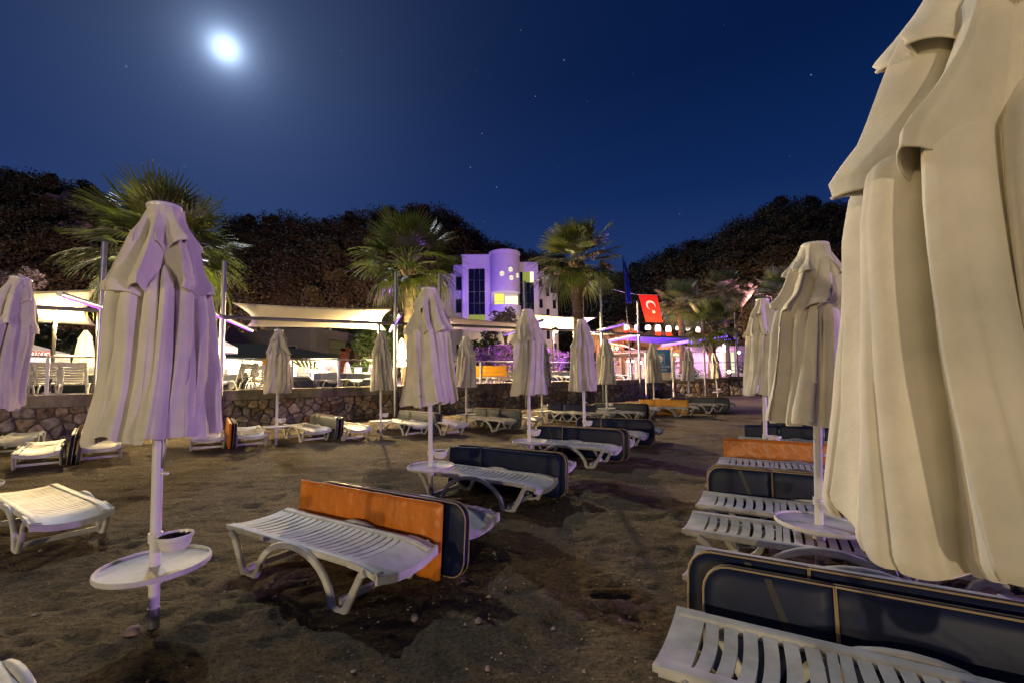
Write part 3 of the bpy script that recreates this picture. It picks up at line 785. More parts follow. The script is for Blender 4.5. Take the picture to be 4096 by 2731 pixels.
by('W7', .40, 'bluegrey', 'pale grey cushion near the corner of the stone wall', .06, .05)
by('W7', .52, 'navy', 'dark cushion behind the pale grey one at the wall corner', .08, .12)
by('W8', .40, 'yellow', 'bright yellow cushion standing behind a lounger', .06, .04)
by('W9', .40, 'bluegrey', 'farther blue grey cushion beyond the yellow one', .08, .04)
by('W9', .56, 'bluegrey', 'farthest blue grey cushion, behind all the others of the wall row', .08, .5)
by('R1', .40, 'navy', 'big navy cushion with tan piping in the bottom corner', .16, .10, z=-.03)
by('R1', .53, 'navy', 'big navy cushion standing behind the front one in the bottom corner', .17, .0, z=-.01)
by('R3', .39, 'navy', 'rounded navy cushion behind the third lounger of the right row', .08, .02)
by('R3', .49, 'navy', 'second rounded navy cushion leaning behind it in the right row', .09, .0)
by('R4', .39, 'orange', 'smooth orange cushion of the right row', .05, .02)
by('R5', .40, 'square_navy', 'square cornered navy cushion beyond the orange one in the right row', .06, .06)
by('R6', .40, 'navy', 'last navy cushion of the right row, beside the far umbrella pole', .06, .06)

# ------------------------------------------------------------------ stones on the sand
def stone_mesh(seed, r=1.0, sx=1.0, sz=.8):
    rg = random.Random(seed); b = MB(); b.sphere((0, 0, 0), r, 14, 10, sz)
    pl = [(Vector((rg.gauss(0, 1), rg.gauss(0, 1), rg.gauss(0, 1))).normalized(), rg.uniform(.62, .9)) for _ in range(12)]
    out = []
    for v in b.v:
        v = Vector(v)
        for n, d in pl:
            e = v.dot(n) - d*r
            if e > 0: v = v - n*e*.9
        out.append((v.x*sx, v.y, v.z))
    b.v = out; return b
def stone(px, py, r, seed, label):
    p = P(px, py); o = stone_mesh(seed, r).build('stone', M['rock'], sharp=40); o.location = (p.x, p.y, r*.45 + .02); tag(o, label, 'stone', 'stones lying on the sand')
stone(133.5, 640, .055, 3, 'pale angular stone lying at the foot of the violet umbrella')
stone(478, 625, .025, 4, 'small stone on the moonlit sand in the foreground')
stone(415, 622, .03, 5, 'stone against the front leg of the lounger with orange cushion')
stone(488, 673, .018, 6, 'tiny pale pebble at the bottom of the picture')

# shingle grains and scraps strewn over the sand
rg = random.Random(5); b = MB()
PX = []
for k in range(5200):
    y = 1.3 + 11*rg.random()**2.2; x = rg.uniform(-1.15, 1.2)*y + rg.uniform(-.5, .5); s = rg.uniform(.004, .011)*(1.9 if rg.random() < .04 else 1)*(1 + y*.06)
    PX.append((x, y, s))
for (x, y, s), z in zip(PX, sand_height(np.array([p[0] for p in PX]), np.array([p[1] for p in PX]))):
    c = Vector((x, y, float(z) + s*.2)); a = rg.uniform(0, 6.28); f = rg.uniform(.5, .9); q = rg.uniform(.5, 1)
    v = [c + Vector((s*math.cos(a), s*math.sin(a), 0)), c + Vector((-s*q*math.sin(a), s*q*math.cos(a), 0)), c - Vector((s*math.cos(a), s*math.sin(a), 0)), c + Vector((s*q*math.sin(a), -s*q*math.cos(a), 0)), c + Vector((0, 0, s*f))]
    b.add(v, [(0, 1, 4), (1, 2, 4), (2, 3, 4), (3, 0, 4)])
tag(b.build('pebbles', mat('mixed_pebbles', (.30, .26, .21), .8, noise=(9, 2, .3, 1.8))), 'small pebbles and grains strewn over the sand', kind='stuff')

# ------------------------------------------------------------------ stone retaining wall
def clip(poly, a, b_, c):
    out = []
    for i in range(len(poly)):
        p, q = poly[i], poly[(i+1) % len(poly)]
        dp = a*p[0] + b_*p[1] - c; dq = a*q[0] + b_*q[1] - c
        if dp <= 0: out.append(p)
        if (dp < 0) != (dq < 0):
            t = dp/(dp-dq); out.append((p[0] + (q[0]-p[0])*t, p[1] + (q[1]-p[1])*t))
    return out
def stone_cells(L, H, cw, ch, rng, jit=.42):
    seeds = []; nr = max(1, round(H/ch))
    for r in range(nr):
        n = max(1, round(L/cw)); off = (r % 2)*.5
        for i in range(-1, n+1):
            seeds.append(((i + .5 + off + rng.uniform(-jit, jit))*L/n, (r + .5 + rng.uniform(-jit, jit)*.8)*H/nr))
    cells = []
    for i, s in enumerate(seeds):
        if not (0 < s[0] < L): continue
        poly = [(max(0, s[0]-1.2), 0), (min(L, s[0]+1.2), 0), (min(L, s[0]+1.2), H), (max(0, s[0]-1.2), H)]
        for j, q in enumerate(seeds):
            if i == j or abs(q[0]-s[0]) > 1.3: continue
            mx, my = (s[0]+q[0])/2, (s[1]+q[1])/2; a, b_ = q[0]-s[0], q[1]-s[1]
            poly = clip(poly, a, b_, a*mx + b_*my)
            if len(poly) < 3: break
        if len(poly) >= 3: cells.append(poly)
    return cells
def shrink(poly, g, rng):
    cx = sum(p[0] for p in poly)/len(poly); cy = sum(p[1] for p in poly)/len(poly); out = []
    n = len(poly); pts = []
    for i in range(n):                       # cut corners for rounder stones
        p, q = poly[i], poly[(i+1) % n]
        pts.append((p[0] + (q[0]-p[0])*.18, p[1] + (q[1]-p[1])*.18)); pts.append((p[0] + (q[0]-p[0])*.82, p[1] + (q[1]-p[1])*.82))
    for x, y in pts:
        d = math.hypot(x-cx, y-cy) + 1e-6; f = max(.3, 1 - g/d); f *= rng.uniform(.90, 1.0); out.append((cx + (x-cx)*f, cy + (y-cy)*f))
    return out, (cx, cy)
STONE_M = ['stone_grey', 'stone_brown', 'stone_rust', 'stone_pale']
def stone_face(parent, origin, along, out, L, H, cw, ch, seed, zoff=0.0, limit=10**9, w=(4, 5, 2, 4), gap=.016, jit=.42, joined=False):
    rng = random.Random(seed); cells = stone_cells(L, H, cw, ch, rng, jit)
    J = MB(); k = 0
    for poly in cells:
        pp, c = shrink(poly, gap, rng); d = rng.uniform(.025, .07)
        tw = (rng.uniform(-.12, .12), rng.uniform(-.12, .12))
        def at(x, y, h): return origin + along*x + Vector((0, 0, zoff + y)) + out*h
        r0 = [at(x, y, -.03) for x, y in pp]
        r1 = [at(x, y, .004 + d*.45) for x, y in pp]
        r2 = []
        for x, y in pp:
            f = .74; xx, yy = c[0] + (x-c[0])*f, c[1] + (y-c[1])*f
            r2.append(at(xx, yy, d + (xx-c[0])*tw[0] + (yy-c[1])*tw[1] + rng.uniform(-.006, .006)))
        n = len(pp); mi = rng.choices(range(4), w)[0]
        b = J if joined else MB()
        b.cur = mi if joined else 0
        fs = []
        for q in (0, 1):
            for i in range(n): fs.append((q*n+i, q*n+(i+1) % n, (q+1)*n+(i+1) % n, (q+1)*n+i))
        fs.append(tuple(range(2*n, 3*n)))
        b.add(r0 + r1 + r2, fs)
        if not joined: b.build('stone', M[STONE_M[mi]], parent, sharp=28)
    if joined: tag(J.build('stones', [M[x] for x in STONE_M], parent, sharp=28), kind='stuff')
CAP = .27
wall = empty('stone_wall'); tag(wall, 'rubble stone retaining wall with concrete coping between beach and terrace', 'wall')
a0 = wp(-17.0); a1 = wp(X_END)
LW = (a1-a0).length
def slab(p, q, z0, z1, t_out, t_in, name, m, parent, sharp=None):
    b = MB(); d = (q-p).normalized(); n = Vector((d.y, -d.x, 0))
    v = [p + n*t_out, q + n*t_out, q - n*t_in, p - n*t_in]
    b.prism([(x.x, x.y) for x in v], z0, z1); return b.build(name, m, parent)
slab(a0, a1, -.4, TZ-CAP, 0, .28, 'mortar_core', M['mortar'], wall)
stone_face(wall, a0, WD, WN, LW, TZ-CAP+.10, .35, .28, 5, zoff=-.10, jit=.54)
seg = 0; x = 0.0                              # coping cast in lengths
while x < LW - .1:
    e = min(LW, x + 2.9); slab(a0 + WD*(x+.004), a0 + WD*(e-.004), TZ-CAP, TZ+.012, .085, .30, 'coping_length', M['coping'], wall); x = e
slab(a0, a1, TZ+.012, TZ+.05, .13, .34, 'coping_lip', M['coping'], wall)
# projecting corner and the set back wall on the right
wall2 = empty('stone_wall'); tag(wall2, 'darker slate stone wall right of the corner, with a moulded pale coping', 'wall')
c0 = a1; c1 = wp(8.35, -.9); c1 = Vector((9.6, 31.0, 0)); c2 = Vector((20.0, 33.0, 0)); c3 = Vector((34.0, 35.5, 0))
def dirn(p, q): return (q-p).normalized()
for i, (p, q) in enumerate(((c0, c1), (c1, c2), (c2, c3))):
    d = dirn(p, q); n = Vector((d.y, -d.x, 0)); L_ = (q-p).length
    slab(p, q, -.4, TZ-CAP, 0, .3, 'mortar_core', M['mortar'], wall2)
    stone_face(wall2, p, d, n, L_, TZ-CAP+.1, .26 if i == 0 else .42, .40 if i == 0 else .34, 20+i, zoff=-.10, w=(6, 3, 1, 2), joined=True)
    slab(p, q, TZ-CAP, TZ-CAP+.07, .05, .3, 'coping_base', M['coping'], wall2)
    slab(p, q, TZ-CAP+.07, TZ-.06, .10, .3, 'coping_band', M['coping'], wall2)
    slab(p, q, TZ-.06, TZ+.05, .16, .34, 'coping_lip', M['coping'], wall2)
pd = empty('stone_pedestal', (15.6, 32.4-.25, 0)); tag(pd, 'stone gate pedestal with flared pale cap at the right end of the wall', 'pedestal')
b = MB(); b.box((0, 0, .5), (.95, .8, 1.1)); b.build('core', M['mortar'], pd)
stone_face(pd, Vector((-.475, -.402, 0)), Vector((1, 0, 0)), Vector((0, -1, 0)), .95, 1.0, .3, .34, 31, w=(4, 2, 1, 5), joined=True)
b = MB(); b.prism(rrect(1.05, .9), 1.05, 1.12); b.prism(rrect(1.25, 1.1), 1.122, 1.20); b.prism(rrect(1.4, 1.2), 1.202, 1.30); b.build('cap', M['coping'], pd)

# ------------------------------------------------------------------ railing on the coping
rail = empty('railing'); tag(rail, 'steel post railing with thin wires along the terrace edge', 'railing')
RZ = TZ + 1.07
r0, r1 = wp(-17.0, -.12), wp(X_END-.1, -.12)
b = MB(); b.tube([r0 + Vector((0, 0, RZ)), r1 + Vector((0, 0, RZ))], .028, 10); b.build('handrail', M['steel'], rail, smooth=True)
for z in (.30, .52, .74):
    n = 24; b = MB(); b.tube([r0.lerp(r1, i/n) + Vector((0, 0, TZ + .05 + z - (.012 if i % 2 else 0))) for i in range(n+1)], .006, 5); b.build('wire', M['steel'], rail, smooth=True)
post_mesh = None
b = MB(); b.box((0, 0, .53), (.075, .05, 1.03)); b.box((0, 0, .06), (.16, .13, .02)); pm = b.mesh('post', M['pole'])
for px in (-60, 8, 47, 120, 172, 293, 340, 482, 545, 632):
    q = wall_at_px(px) - WN*.12
    o = link('post', pm, rail); o.location = (q.x, q.y, TZ+.05); o.rotation_euler = (0, 0, math.atan2(WD.y, WD.x))
rail2 = empty('railing'); tag(rail2, 'thin metal railing above the slate wall at the bar', 'railing')
pts = [c0 + Vector((.3, .5, 0)), c1 + Vector((.1, .35, 0)), c2 + Vector((0, .3, 0)), c3 + Vector((0, .3, 0))]
for z, r in ((1.07, .028), (.80, .01), (.52, .01)):
    b = MB(); b.tube([p + Vector((0, 0, TZ+.05+z)) for p in pts], r, 6); b.build('handrail' if z > 1 else 'wire', M['steel'], rail2, smooth=True)
for i in range(3):
    for k in range(4):
        q = pts[i].lerp(pts[i+1], (k+.5)/4); o = link('post', pm, rail2); o.location = (q.x, q.y, TZ+.05)

# ------------------------------------------------------------------ shade frames along the wall
def px_on_wall(px, off): # sight line meets a line parallel to the wall
    k = (px-512)/455.0; p0 = wp(0, off); y = (p0.y - WALL_K*p0.x)/(1 - WALL_K*k); return Vector((k*y, y, 0))
POSTS = [(98, 242, 'first'), (221, 261, ''), (395, 272, ''), (439.5, 274, ''), (525, 281, ''), (602, 285.5, '')]
GP = 'grey posts of the shade frames along the wall'
post_lab = ['grey steel post behind the violet umbrella at far left', 'grey steel post right of the violet umbrella and the big palm',
            'first of the close pair of grey posts beside the middle palm', 'second of the close pair of grey posts beside the middle palm',
            'grey steel post rising behind the tower umbrella', 'grey steel post in front of the right hand tall palm']
for (px, pt, _), lab in zip(POSTS, post_lab):
    q = px_on_wall(px, .22); top = D(px, pt, q.y).z
    b = MB(); b.tube([(0, 0, -.3), (0, 0, top)], .075, 16); o = b.build('steel_post', M['steel'], sharp=50); o.location = q; tag(o, lab, 'post', GP)
def beam_z(px): return float(np.interp(px, [-60, 52, 221, 390, 514, 605], [3.45, 3.5, 3.5, 3.66, 3.86, 4.02]))
GB = 'horizontal tubes of the shade frames'
for p0_, p1_, lab in ((-90, 100, 'grey horizontal tube crossing the far left white sail'), (203, 397, 'grey horizontal tube crossing the wide middle white sail'), (396, 442, 'short grey tube joining the close pair of posts'), (441, 612, 'grey horizontal tube in front of the hotel sails')):
    q0 = px_on_wall(p0_, .22); q1 = px_on_wall(p1_, .22); q0.z = beam_z(p0_); q1.z = beam_z(p1_)
    b = MB(); b.tube([q0, q1], .06, 14); tag(b.build('shade_beam', M['beam'], sharp=50), lab, 'beam', GB)
def arm(px, near, farl, lab, led, zoff=0.0, bend_=0.0):
    q = px_on_wall(px, .22); z = beam_z(px) + zoff
    d = Vector((bend_, 1, 0)).normalized()
    root = empty('strip_light'); tag(root, lab, 'lamp bracket', 'lit arms of the shade frames')
    p0_ = q - d*near; p1_ = q + d*farl
    b = MB(); b.tube([p0_ + Vector((0, 0, z)), p1_ + Vector((0, 0, z))], .062, 12); b.build('arm', M['steel'], root, sharp=50)
    b = MB(); mid = (p0_ + p1_)/2; b.box((mid.x, mid.y, z-.068), ((p1_-p0_).length*.94, .022, .010), rz=math.atan2(d.y, d.x)); b.build('led_strip', M[led], root)
    b = MB(); e = p1_ + Vector((0, 0, z)); b.tube([e, e + d*.35 + Vector((0, 0, .05))], .015, 6); b.build('sail_hook', M['steel'], root)
    return p0_ + Vector((0, 0, z)), p1_ + Vector((0, 0, z))
ARMS = [arm(98, 2.2, 3.0, 'tilted grey arm at the far left sail', 'led', .10, -.42), arm(221, 1.8, 4.4, 'grey arm with a violet light strip right of the big palm', 'led', .02, -.35),
        arm(395, 2.6, 3.6, 'grey arm with pale light strip on the first of the paired posts', 'led2', .05, -.33), arm(439.5, 2.2, 2.0, 'grey arm with pale light strip on the second of the paired posts', 'led2', .05, -.33),
        arm(525, 2.8, 4.4, 'grey arm with blue violet strip beside the tower umbrella', 'led2', .05, -.26), arm(602, 3.4, 4.6, 'grey arm reaching out at the right end of the long shade frame', 'led2', .1, -.17)]
def sail(corners, lab, sag=.35, inset=.12):
    """four corner sail with hollow edges"""
    A_, B_, C_, D_ = [Vector(c) for c in corners]; n = 18; rows = []
    for j in range(n+1):
        v = j/n; row = []
        for i in range(n+1):
            u = i/n
            uu = u + inset*math.sin(math.pi*v)*(1-2*u)*.5; vv = v + inset*math.sin(math.pi*u)*(1-2*v)*.5
            p = A_*(1-uu)*(1-vv) + B_*uu*(1-vv) + C_*uu*vv + D_*(1-uu)*vv
            p.z -= sag*math.sin(math.pi*u)*math.sin(math.pi*v); row.append(p)
        rows.append(row)
    b = MB(); b.grid(rows); o = b.build('shade_sail', M['sail'], smooth=True); tag(o, lab, 'shade sail', 'white shade sails over the terrace')
    md = o.modifiers.new('thick', 'SOLIDIFY'); md.thickness = .012
def sail_px(pts, lab, **kw):                   # (px, py, metres behind the wall face)
    cs = []
    for px, py, off in pts:
        q = px_on_wall(px, -off); cs.append(D(px, py, q.y))
    sail(cs, lab, **kw)
sail_px([(-70, 288, .6), (95, 289, .3), (95, 325, 4.2), (-70, 321, 4.2)], 'white sail lit yellow at the far left', sag=.1)
sail_px([(232, 302.5, .2), (392, 308, .2), (386, 330, 3.6), (247, 326, 3.6)], 'widest white sail, above the grey flat roofed building', sag=.12)
sail_px([(443, 316, .4), (541, 324, .6), (522, 333, 5.0), (441, 328, 3.0)], 'white sail in front of the hotel wing', sag=.1)
sail_px([(529, 313, .2), (597, 317, .3), (577, 331, 4.2), (524, 328, 4.0)], 'white sail at the right, in front of the tall palm trunk', sag=.1)

# ------------------------------------------------------------------ warm terrace lamps
def terrace_lamp(px_post, px_bulb, py_bulb, py_top, back, lab, pw):
    q = px_on_wall(px_post, -back); root = empty('terrace_lamp', (q.x, q.y, TZ)); tag(root, lab, 'lamp', 'warm lamps on dark posts along the terrace')
    zt = D(px_post, py_top, q.y).z - TZ; bp = D(px_bulb, py_bulb, q.y) - Vector((q.x, q.y, TZ))
    b = MB(); b.tube([(0, 0, 0), (0, 0, zt-.22)], .055, 12); b.build('lamp_post', M['darkpost'], root, sharp=50)
    b = MB(); b.lathe([(.001, zt+.05), (.03, zt+.03), (.05, zt-.02), (.025, zt-.07), (.06, zt-.11), (.07, zt-.16), (.055, zt-.24)], 12); b.build('finial', M['darkpost'], root, smooth=True)
    b = MB(); b.tube([(0, 0, bp.z+.34), (bp.x*.5, bp.y*.5, bp.z+.40), (bp.x, bp.y, bp.z+.30)], .02, 8); b.build('bracket', M['darkpost'], root, smooth=True)
    b = MB(); b.lathe([(.03, .27), (.08, .22), (.17, .12), (.20, .08), (.19, .07), (.15, .10), (.08, .17), (.01, .19)], 20, c=(bp.x, bp.y, bp.z)); b.build('lamp_cap', M['darkpost'], root, smooth=True)
    b = MB(); b.sphere((bp.x, bp.y, bp.z), .15, 16, 10); b.build('bulb', M['bulb'], root, smooth=True)
    light('lamp_light', 'POINT', (q.x + bp.x, q.y + bp.y, TZ + bp.z - .27), pw*.85, (1.0, 0.71, 0.31), shadow_soft_size=.09)
terrace_lamp(52, 57.5, 315, 304, 2.7, 'glowing warm lamp under the far left sail', 3300)
terrace_lamp(378.5, 374, 326, 314, 2.3, 'brightest warm lamp, under the widest sail', 5200)
terrace_lamp(553, 555.5, 330, 321.5, 2.4, 'warm lamp under the right sail, beside the slim umbrella', 8500)

# ------------------------------------------------------------------ furniture on the terrace
GT = 'sun loungers on the terrace behind the railing'
def on_terr(px, back): q = px_on_wall(px, -back); return (q.x, q.y, TZ)
WA = math.atan2(WD.y, WD.x)
for px, back, rot, up, lab in (
    (28, 1.0, 1.45, 1, 'terrace lounger with raised back behind the left edge umbrella'),
    (46, 1.0, 1.7, 1, 'terrace lounger with raised back left of the dark lamp post'),
    (77, 1.0, 1.52, 1, 'terrace lounger with tall raised back left of the first grey post'),
    (182, 1.0, 1.5, 1, 'terrace lounger with raised back just right of the violet umbrella'),
    (208, 2.0, -1.3, 0, 'flat terrace lounger by the grey post right of the big palm'),
    (243, 1.0, 1.75, 1, 'terrace lounger with raised back beside stacked cushions, by the lit restaurant'),
    (262, 3.6, 1.3, 1, 'farther terrace lounger with raised back before the orange brick column'),
    (318, 1.4, -1.2, 0, 'flat terrace lounger beside the tilted dark cushion'),
    (340, 1.4, -1.2, 0, 'flat terrace lounger with a blue white cushion on edge'),
    (366, 1.4, -1.2, 0, 'flat terrace lounger left of the lamp lit umbrella'),
    (477, 1.3, -1.2, 0, 'flat terrace lounger under the orange draped cushion'),
    (507, 1.3, -1.2, 0, 'flat terrace lounger right of the orange draped cushion'),
    (552, 1.6, -1.2, 0, 'flat terrace lounger right of the slim umbrella'),
    (571, 1.6, -1.2, 0, 'flat terrace lounger next to the tall palm trunk'),
    (616, 1.5, -1.0, 0, 'flat terrace lounger at the corner of the railing'),
    (684, -99, .3, 0, 'flat lounger on the slate wall terrace, right of the notice panel'), (706, -99, .3, 0, 'flat lounger on the slate wall terrace beside the low palm'), (745, -99, .3, 0, 'flat lounger on the slate wall terrace by the stone pedestal'), (768, -99, .3, 0, 'flat lounger on the slate wall terrace behind the right umbrellas')):
    l = on_terr(px, back) if back > -50 else (D(px, 390, 35.5).x, 35.5, TZ)
    put_lounger(L_up if up else L_far, l, WA + rot, lab, GT)
GTC = 'cushions kept on the terrace'
for px, back, kind, rot, lean, lab in (
    (37, 1.5, 'navy', -1.25, .25, 'dark cushion leaning at the railing behind the left edge umbrella'),
    (64, 1.5, 'bluegrey', -.75, .2, 'blue grey cushion leaning at the railing under the far left lamp'),
    (91, 1.6, 'navy', -1.2, .2, 'dark cushion behind the raised lounger at the first grey post'),
    (230, 1.5, 'navy', -1.25, .35, 'dark cushion leaning on the raised lounger by the lit restaurant'),
    (222, 1.5, 'bluegrey', -1.3, .5, 'grey cushion lying against the flat terrace lounger'),
    (306, 1.4, 'navy', -1.35, -.75, 'tilted dark cushion right of the wall umbrella'),
    (326, 1.4, 'bluegrey', -1.35, .03, 'upright grey cushion at the railing post'),
    (351, 1.5, 'bluegrey', -1.0, .35, 'white edged blue cushion standing on a terrace lounger'),
    (489, 1.3, 'yellow', -.6, .35, 'orange yellow cushion draped on a terrace lounger'),
    (520, 1.5, 'bluegrey', -1.0, .2, 'grey cushion behind the tower umbrella on the terrace'),
    (562, 1.6, 'navy', -1.2, .1, 'dark cushion standing by the tall palm trunk'),
    (575, 1.6, 'bluegrey', -1.0, .1, 'blue cushion right of the tall palm trunk')):
    l = on_terr(px, back); o = cushion(kind, (l[0], l[1], TZ + (.36 if kind == 'yellow' else .05)), WA + rot, lean, lab); o['group'] = GTC
# long cushion hung upright over the railing at the corner
root = empty('lounger_cushion'); tag(root, 'glossy navy cushion hung upright over the railing at the corner', 'cushion', GTC)
q = wp(5.55, -.1)
for k, (dx, m_) in enumerate(((-.11, 'strap'), (.11, 'navy'))):
    prof = [(.30*s, TZ + .1 + z) for s, z in ((.9, 0), (.8, .3), (.45, .6), (.30, .9), (.15, 1.15))] if k else [(-.06 + .02*s, TZ + .1 + z) for s, z in ((0, 0), (1, .3), (2, .6), (2.4, .9), (1, 1.15))]
    rows = []
    for u, z in prof:
        rows.append([tuple(q + WD*(u + (.10 if k else -.10)*c + dx*.3) + WN*w + Vector((0, 0, z))) for c, w in ((-1, -.28), (1, -.28), (1.15, 0), (1, .28), (-1, .28), (-1.15, 0))])
    b = MB(); b.grid(rows, closed=True); b.add(rows[-1], [tuple(range(6))]); b.build('pad', M[m_], root, sharp=40)
# closed umbrellas on the terrace
M['violet_lit_canvas'] = mat('pale_violet_lit_canvas', (0.60, 0.54, 0.70), 0.85, spec=.2)  # violet lamp light put into the canvas colour
def small_umbrella(loc, H, lab, seed, m='canvas', o=.9):
    root = empty('patio_umbrella', loc); tag(root, lab, 'umbrella', 'closed umbrellas on the terrace')
    fd = Folds(seed); z = lambda f: f*H
    tier([(z(.94), .05, .03, 0), (z(.84), .17*o, .09, .3), (z(.6), .25*o, .13, .8), (z(.4), .30*o, .16, 1)], fd, 64, seed, M[m], 'canopy', root, -.02, .03, 10, hem=0, wr=.01)
    tier([(z(1), .045, .04, 0), (z(.92), .13*o, .07, .3), (z(.85), .20*o, .09, .5)], fd, 64, seed, M[m], 'vent_flap', root, -.05, .01, 6, hem=0)
    b = MB(); b.tube([(0, 0, 0), (0, 0, H)], .03, 8); b.build('pole', M['pole'], root, smooth=True)
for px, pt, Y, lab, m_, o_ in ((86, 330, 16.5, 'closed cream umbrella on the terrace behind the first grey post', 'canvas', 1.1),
    (255.5, 361.5, 25.5, 'small violet lit closed umbrella before the orange brick column', 'violet_lit_canvas', .9),
    (308.5, 366, 30, 'slim violet lit closed umbrella at the right end of the restaurant', 'violet_lit_canvas', .8),
    (347.5, 361, 26, 'violet lit closed umbrella before the red pillar', 'violet_lit_canvas', .9),
    (371.5, 364, 29, 'small violet lit closed umbrella before the green shrub', 'violet_lit_canvas', .9),
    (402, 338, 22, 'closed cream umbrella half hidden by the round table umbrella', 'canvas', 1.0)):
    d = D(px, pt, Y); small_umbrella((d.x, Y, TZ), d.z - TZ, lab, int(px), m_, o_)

# ------------------------------------------------------------------ palms
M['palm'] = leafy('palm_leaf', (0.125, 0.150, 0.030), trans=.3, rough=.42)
M['palm2'] = leafy('shaded_palm_leaf', (0.070, 0.100, 0.026), trans=.3, rough=.42)  # darker copy of the palm leaf, shade put into its colour
M['palm3'] = leafy('lit_palm_leaf', (0.115, 0.155, 0.060), trans=.3, rough=.4)  # copy for the far palms, lamp light put into the leaf colour
M['palm_stem'] = mat('palm_stem', (0.13, 0.14, 0.05), .5)
M['trunk'] = mat('palm_trunk_fibre', (0.15, 0.105, 0.065), .95, noise=(3, 6, .5, 1.4), bump=(10, .9, 5), stretch=(1, 1, 3))
M['boot'] = mat('dry_leaf_base', (0.22, 0.145, 0.075), .85, noise=(6, 4, .6, 1.3))
def fan_leaf(seed, n=24, droop=.35, spread=78):
    """petiole plus a fan of narrow leaflets, all joined at the hub"""
    rg = random.Random(seed); b = MB()
    hub = Vector((.85, 0, -.02))
    b.cur = 1; b.tube([(0, 0, 0), (.5, 0, .03), hub], [.022, .016, .012], 5)
    b.cur = 0
    for i in range(n):
        a = math.radians(-spread + 2*spread*i/(n-1) + rg.uniform(-1.5, 1.5)); L_ = rg.uniform(.95, 1.15)*(1 - .18*abs(a)/1.5)
        d = Vector((math.cos(a), math.sin(a), 0)); s = Vector((-d.y, d.x, 0)); dr = droop*rg.uniform(.6, 1.4)
        pts = []
        for t, w in ((0, .014), (.38, .040), (.62, .024), (.85, .011), (1.0, .002)):
            p = hub + d*(L_*t) + Vector((0, 0, .10*t - dr*t**2.6)); pts.append((p - s*w, p + s*w + Vector((0, 0, .012))))
        vs = [v for q in pts for v in q]
        b.add(vs, [(2*k, 2*k+1, 2*k+3, 2*k+2) for k in range(4)])
    return b
LEAF = {}
def leaf_mesh(k, light):
    key = (k, light)
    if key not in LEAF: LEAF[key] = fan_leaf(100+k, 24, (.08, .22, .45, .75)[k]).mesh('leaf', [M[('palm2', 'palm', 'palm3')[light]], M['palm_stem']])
    return LEAF[key]
def palm(px, pyc, Y, R_, lab, seed, leaves=52, trunk_r=.26, zb=TZ, boots=True, group='fan palms on the terrace'):
    c = D(px, pyc, Y); rg = random.Random(seed)
    root = empty('fan_palm', (c.x, Y, zb)); tag(root, lab, 'palm tree', group); H = c.z - zb
    prof = []
    for i in range(15):
        z = H*i/14; prof.append((trunk_r*(1.25 - .35*min(1, i/5) + .12*math.sin(i*2.3)*.3 + (.25 if i > 10 and boots else 0)), z))
    b = MB(); b.lathe([(p[0]*(1 + .03*(k % 2)), p[1]) for k, p in enumerate(prof)], 14, cap_top=True); b.build('trunk', M['trunk'], root, smooth=True)
    if boots:
        bm_ = MB(); bm_.add([(-.07, 0, -.25), (.07, 0, -.25), (.045, .10, .12), (-.045, .10, .12), (0, .20, .30), (0, .03, -.05)], [(0, 1, 2, 3), (3, 2, 4), (0, 3, 5), (1, 5, 2), (5, 3, 4), (5, 4, 2), (0, 5, 1)])
        me = bm_.mesh('leaf_base', M['boot'])
        for i in range(34):
            o = link('leaf_base', me, root); a = rg.uniform(0, 6.28); z = H - .15 - rg.uniform(0, 1.5)
            o.location = (trunk_r*1.15*math.cos(a), trunk_r*1.15*math.sin(a), z); o.rotation_euler = (rg.uniform(-.5, .1), 0, a - math.pi/2); s = rg.uniform(.8, 1.5); o.scale = (s, s, s)
    for i in range(leaves):
        f = i/(leaves-1)                      # 0 upright heart .. 1 hanging skirt
        el = math.radians(86 - 122*f + rg.uniform(-9, 9)); az = i*2.39996 + rg.uniform(-.25, .25)
        k = 0 if f < .3 else 1 if f < .6 else 2 if f < .82 else 3
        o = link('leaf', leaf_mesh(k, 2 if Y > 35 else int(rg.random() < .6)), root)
        s = R_/2.0*rg.uniform(.88, 1.08)*(1.0 if f > .15 else .85)
        o.location = (0.12*math.cos(az), .12*math.sin(az), H + .25 - .5*f)
        o.rotation_euler = (rg.uniform(-.3, .3), -el, az); o.scale = (s, s, s)
palm(165, 250, 15.6, 2.8, 'biggest fan palm, green, rising behind the violet umbrella', 1, 58)
palm(409, 264, 24, 3.15, 'middle fan palm with violet lit lower leaves, left of the hotel', 2, 52, .28)
palm(577, 263, 26, 2.95, 'fan palm with thick shaggy trunk right of the hotel tower', 3, 50, .36)
GPD = 'fan palms around the beach bar'
palm(680, 305, 40, 2.5, 'fan palm with pinkish tips beside the red flag', 4, 50, .22, group=GPD)
palm(725, 291, 47, 2.6, 'farther fan palm with bluish crown above the bar', 5, 50, .22, boots=False, group=GPD)
palm(711, 327, 31, 2.2, 'low dark fan palm standing on the slate wall terrace', 6, 44, .27, group=GPD)
palm(782, 296, 42, 3.0, 'bluish fan palm beside the tallest right row umbrella', 7, 50, .22, boots=False, group=GPD)
palm(800, 280, 55, 3.0, 'dim green fan palm behind the right row umbrella tops', 8, 50, .22, boots=False, group=GPD)

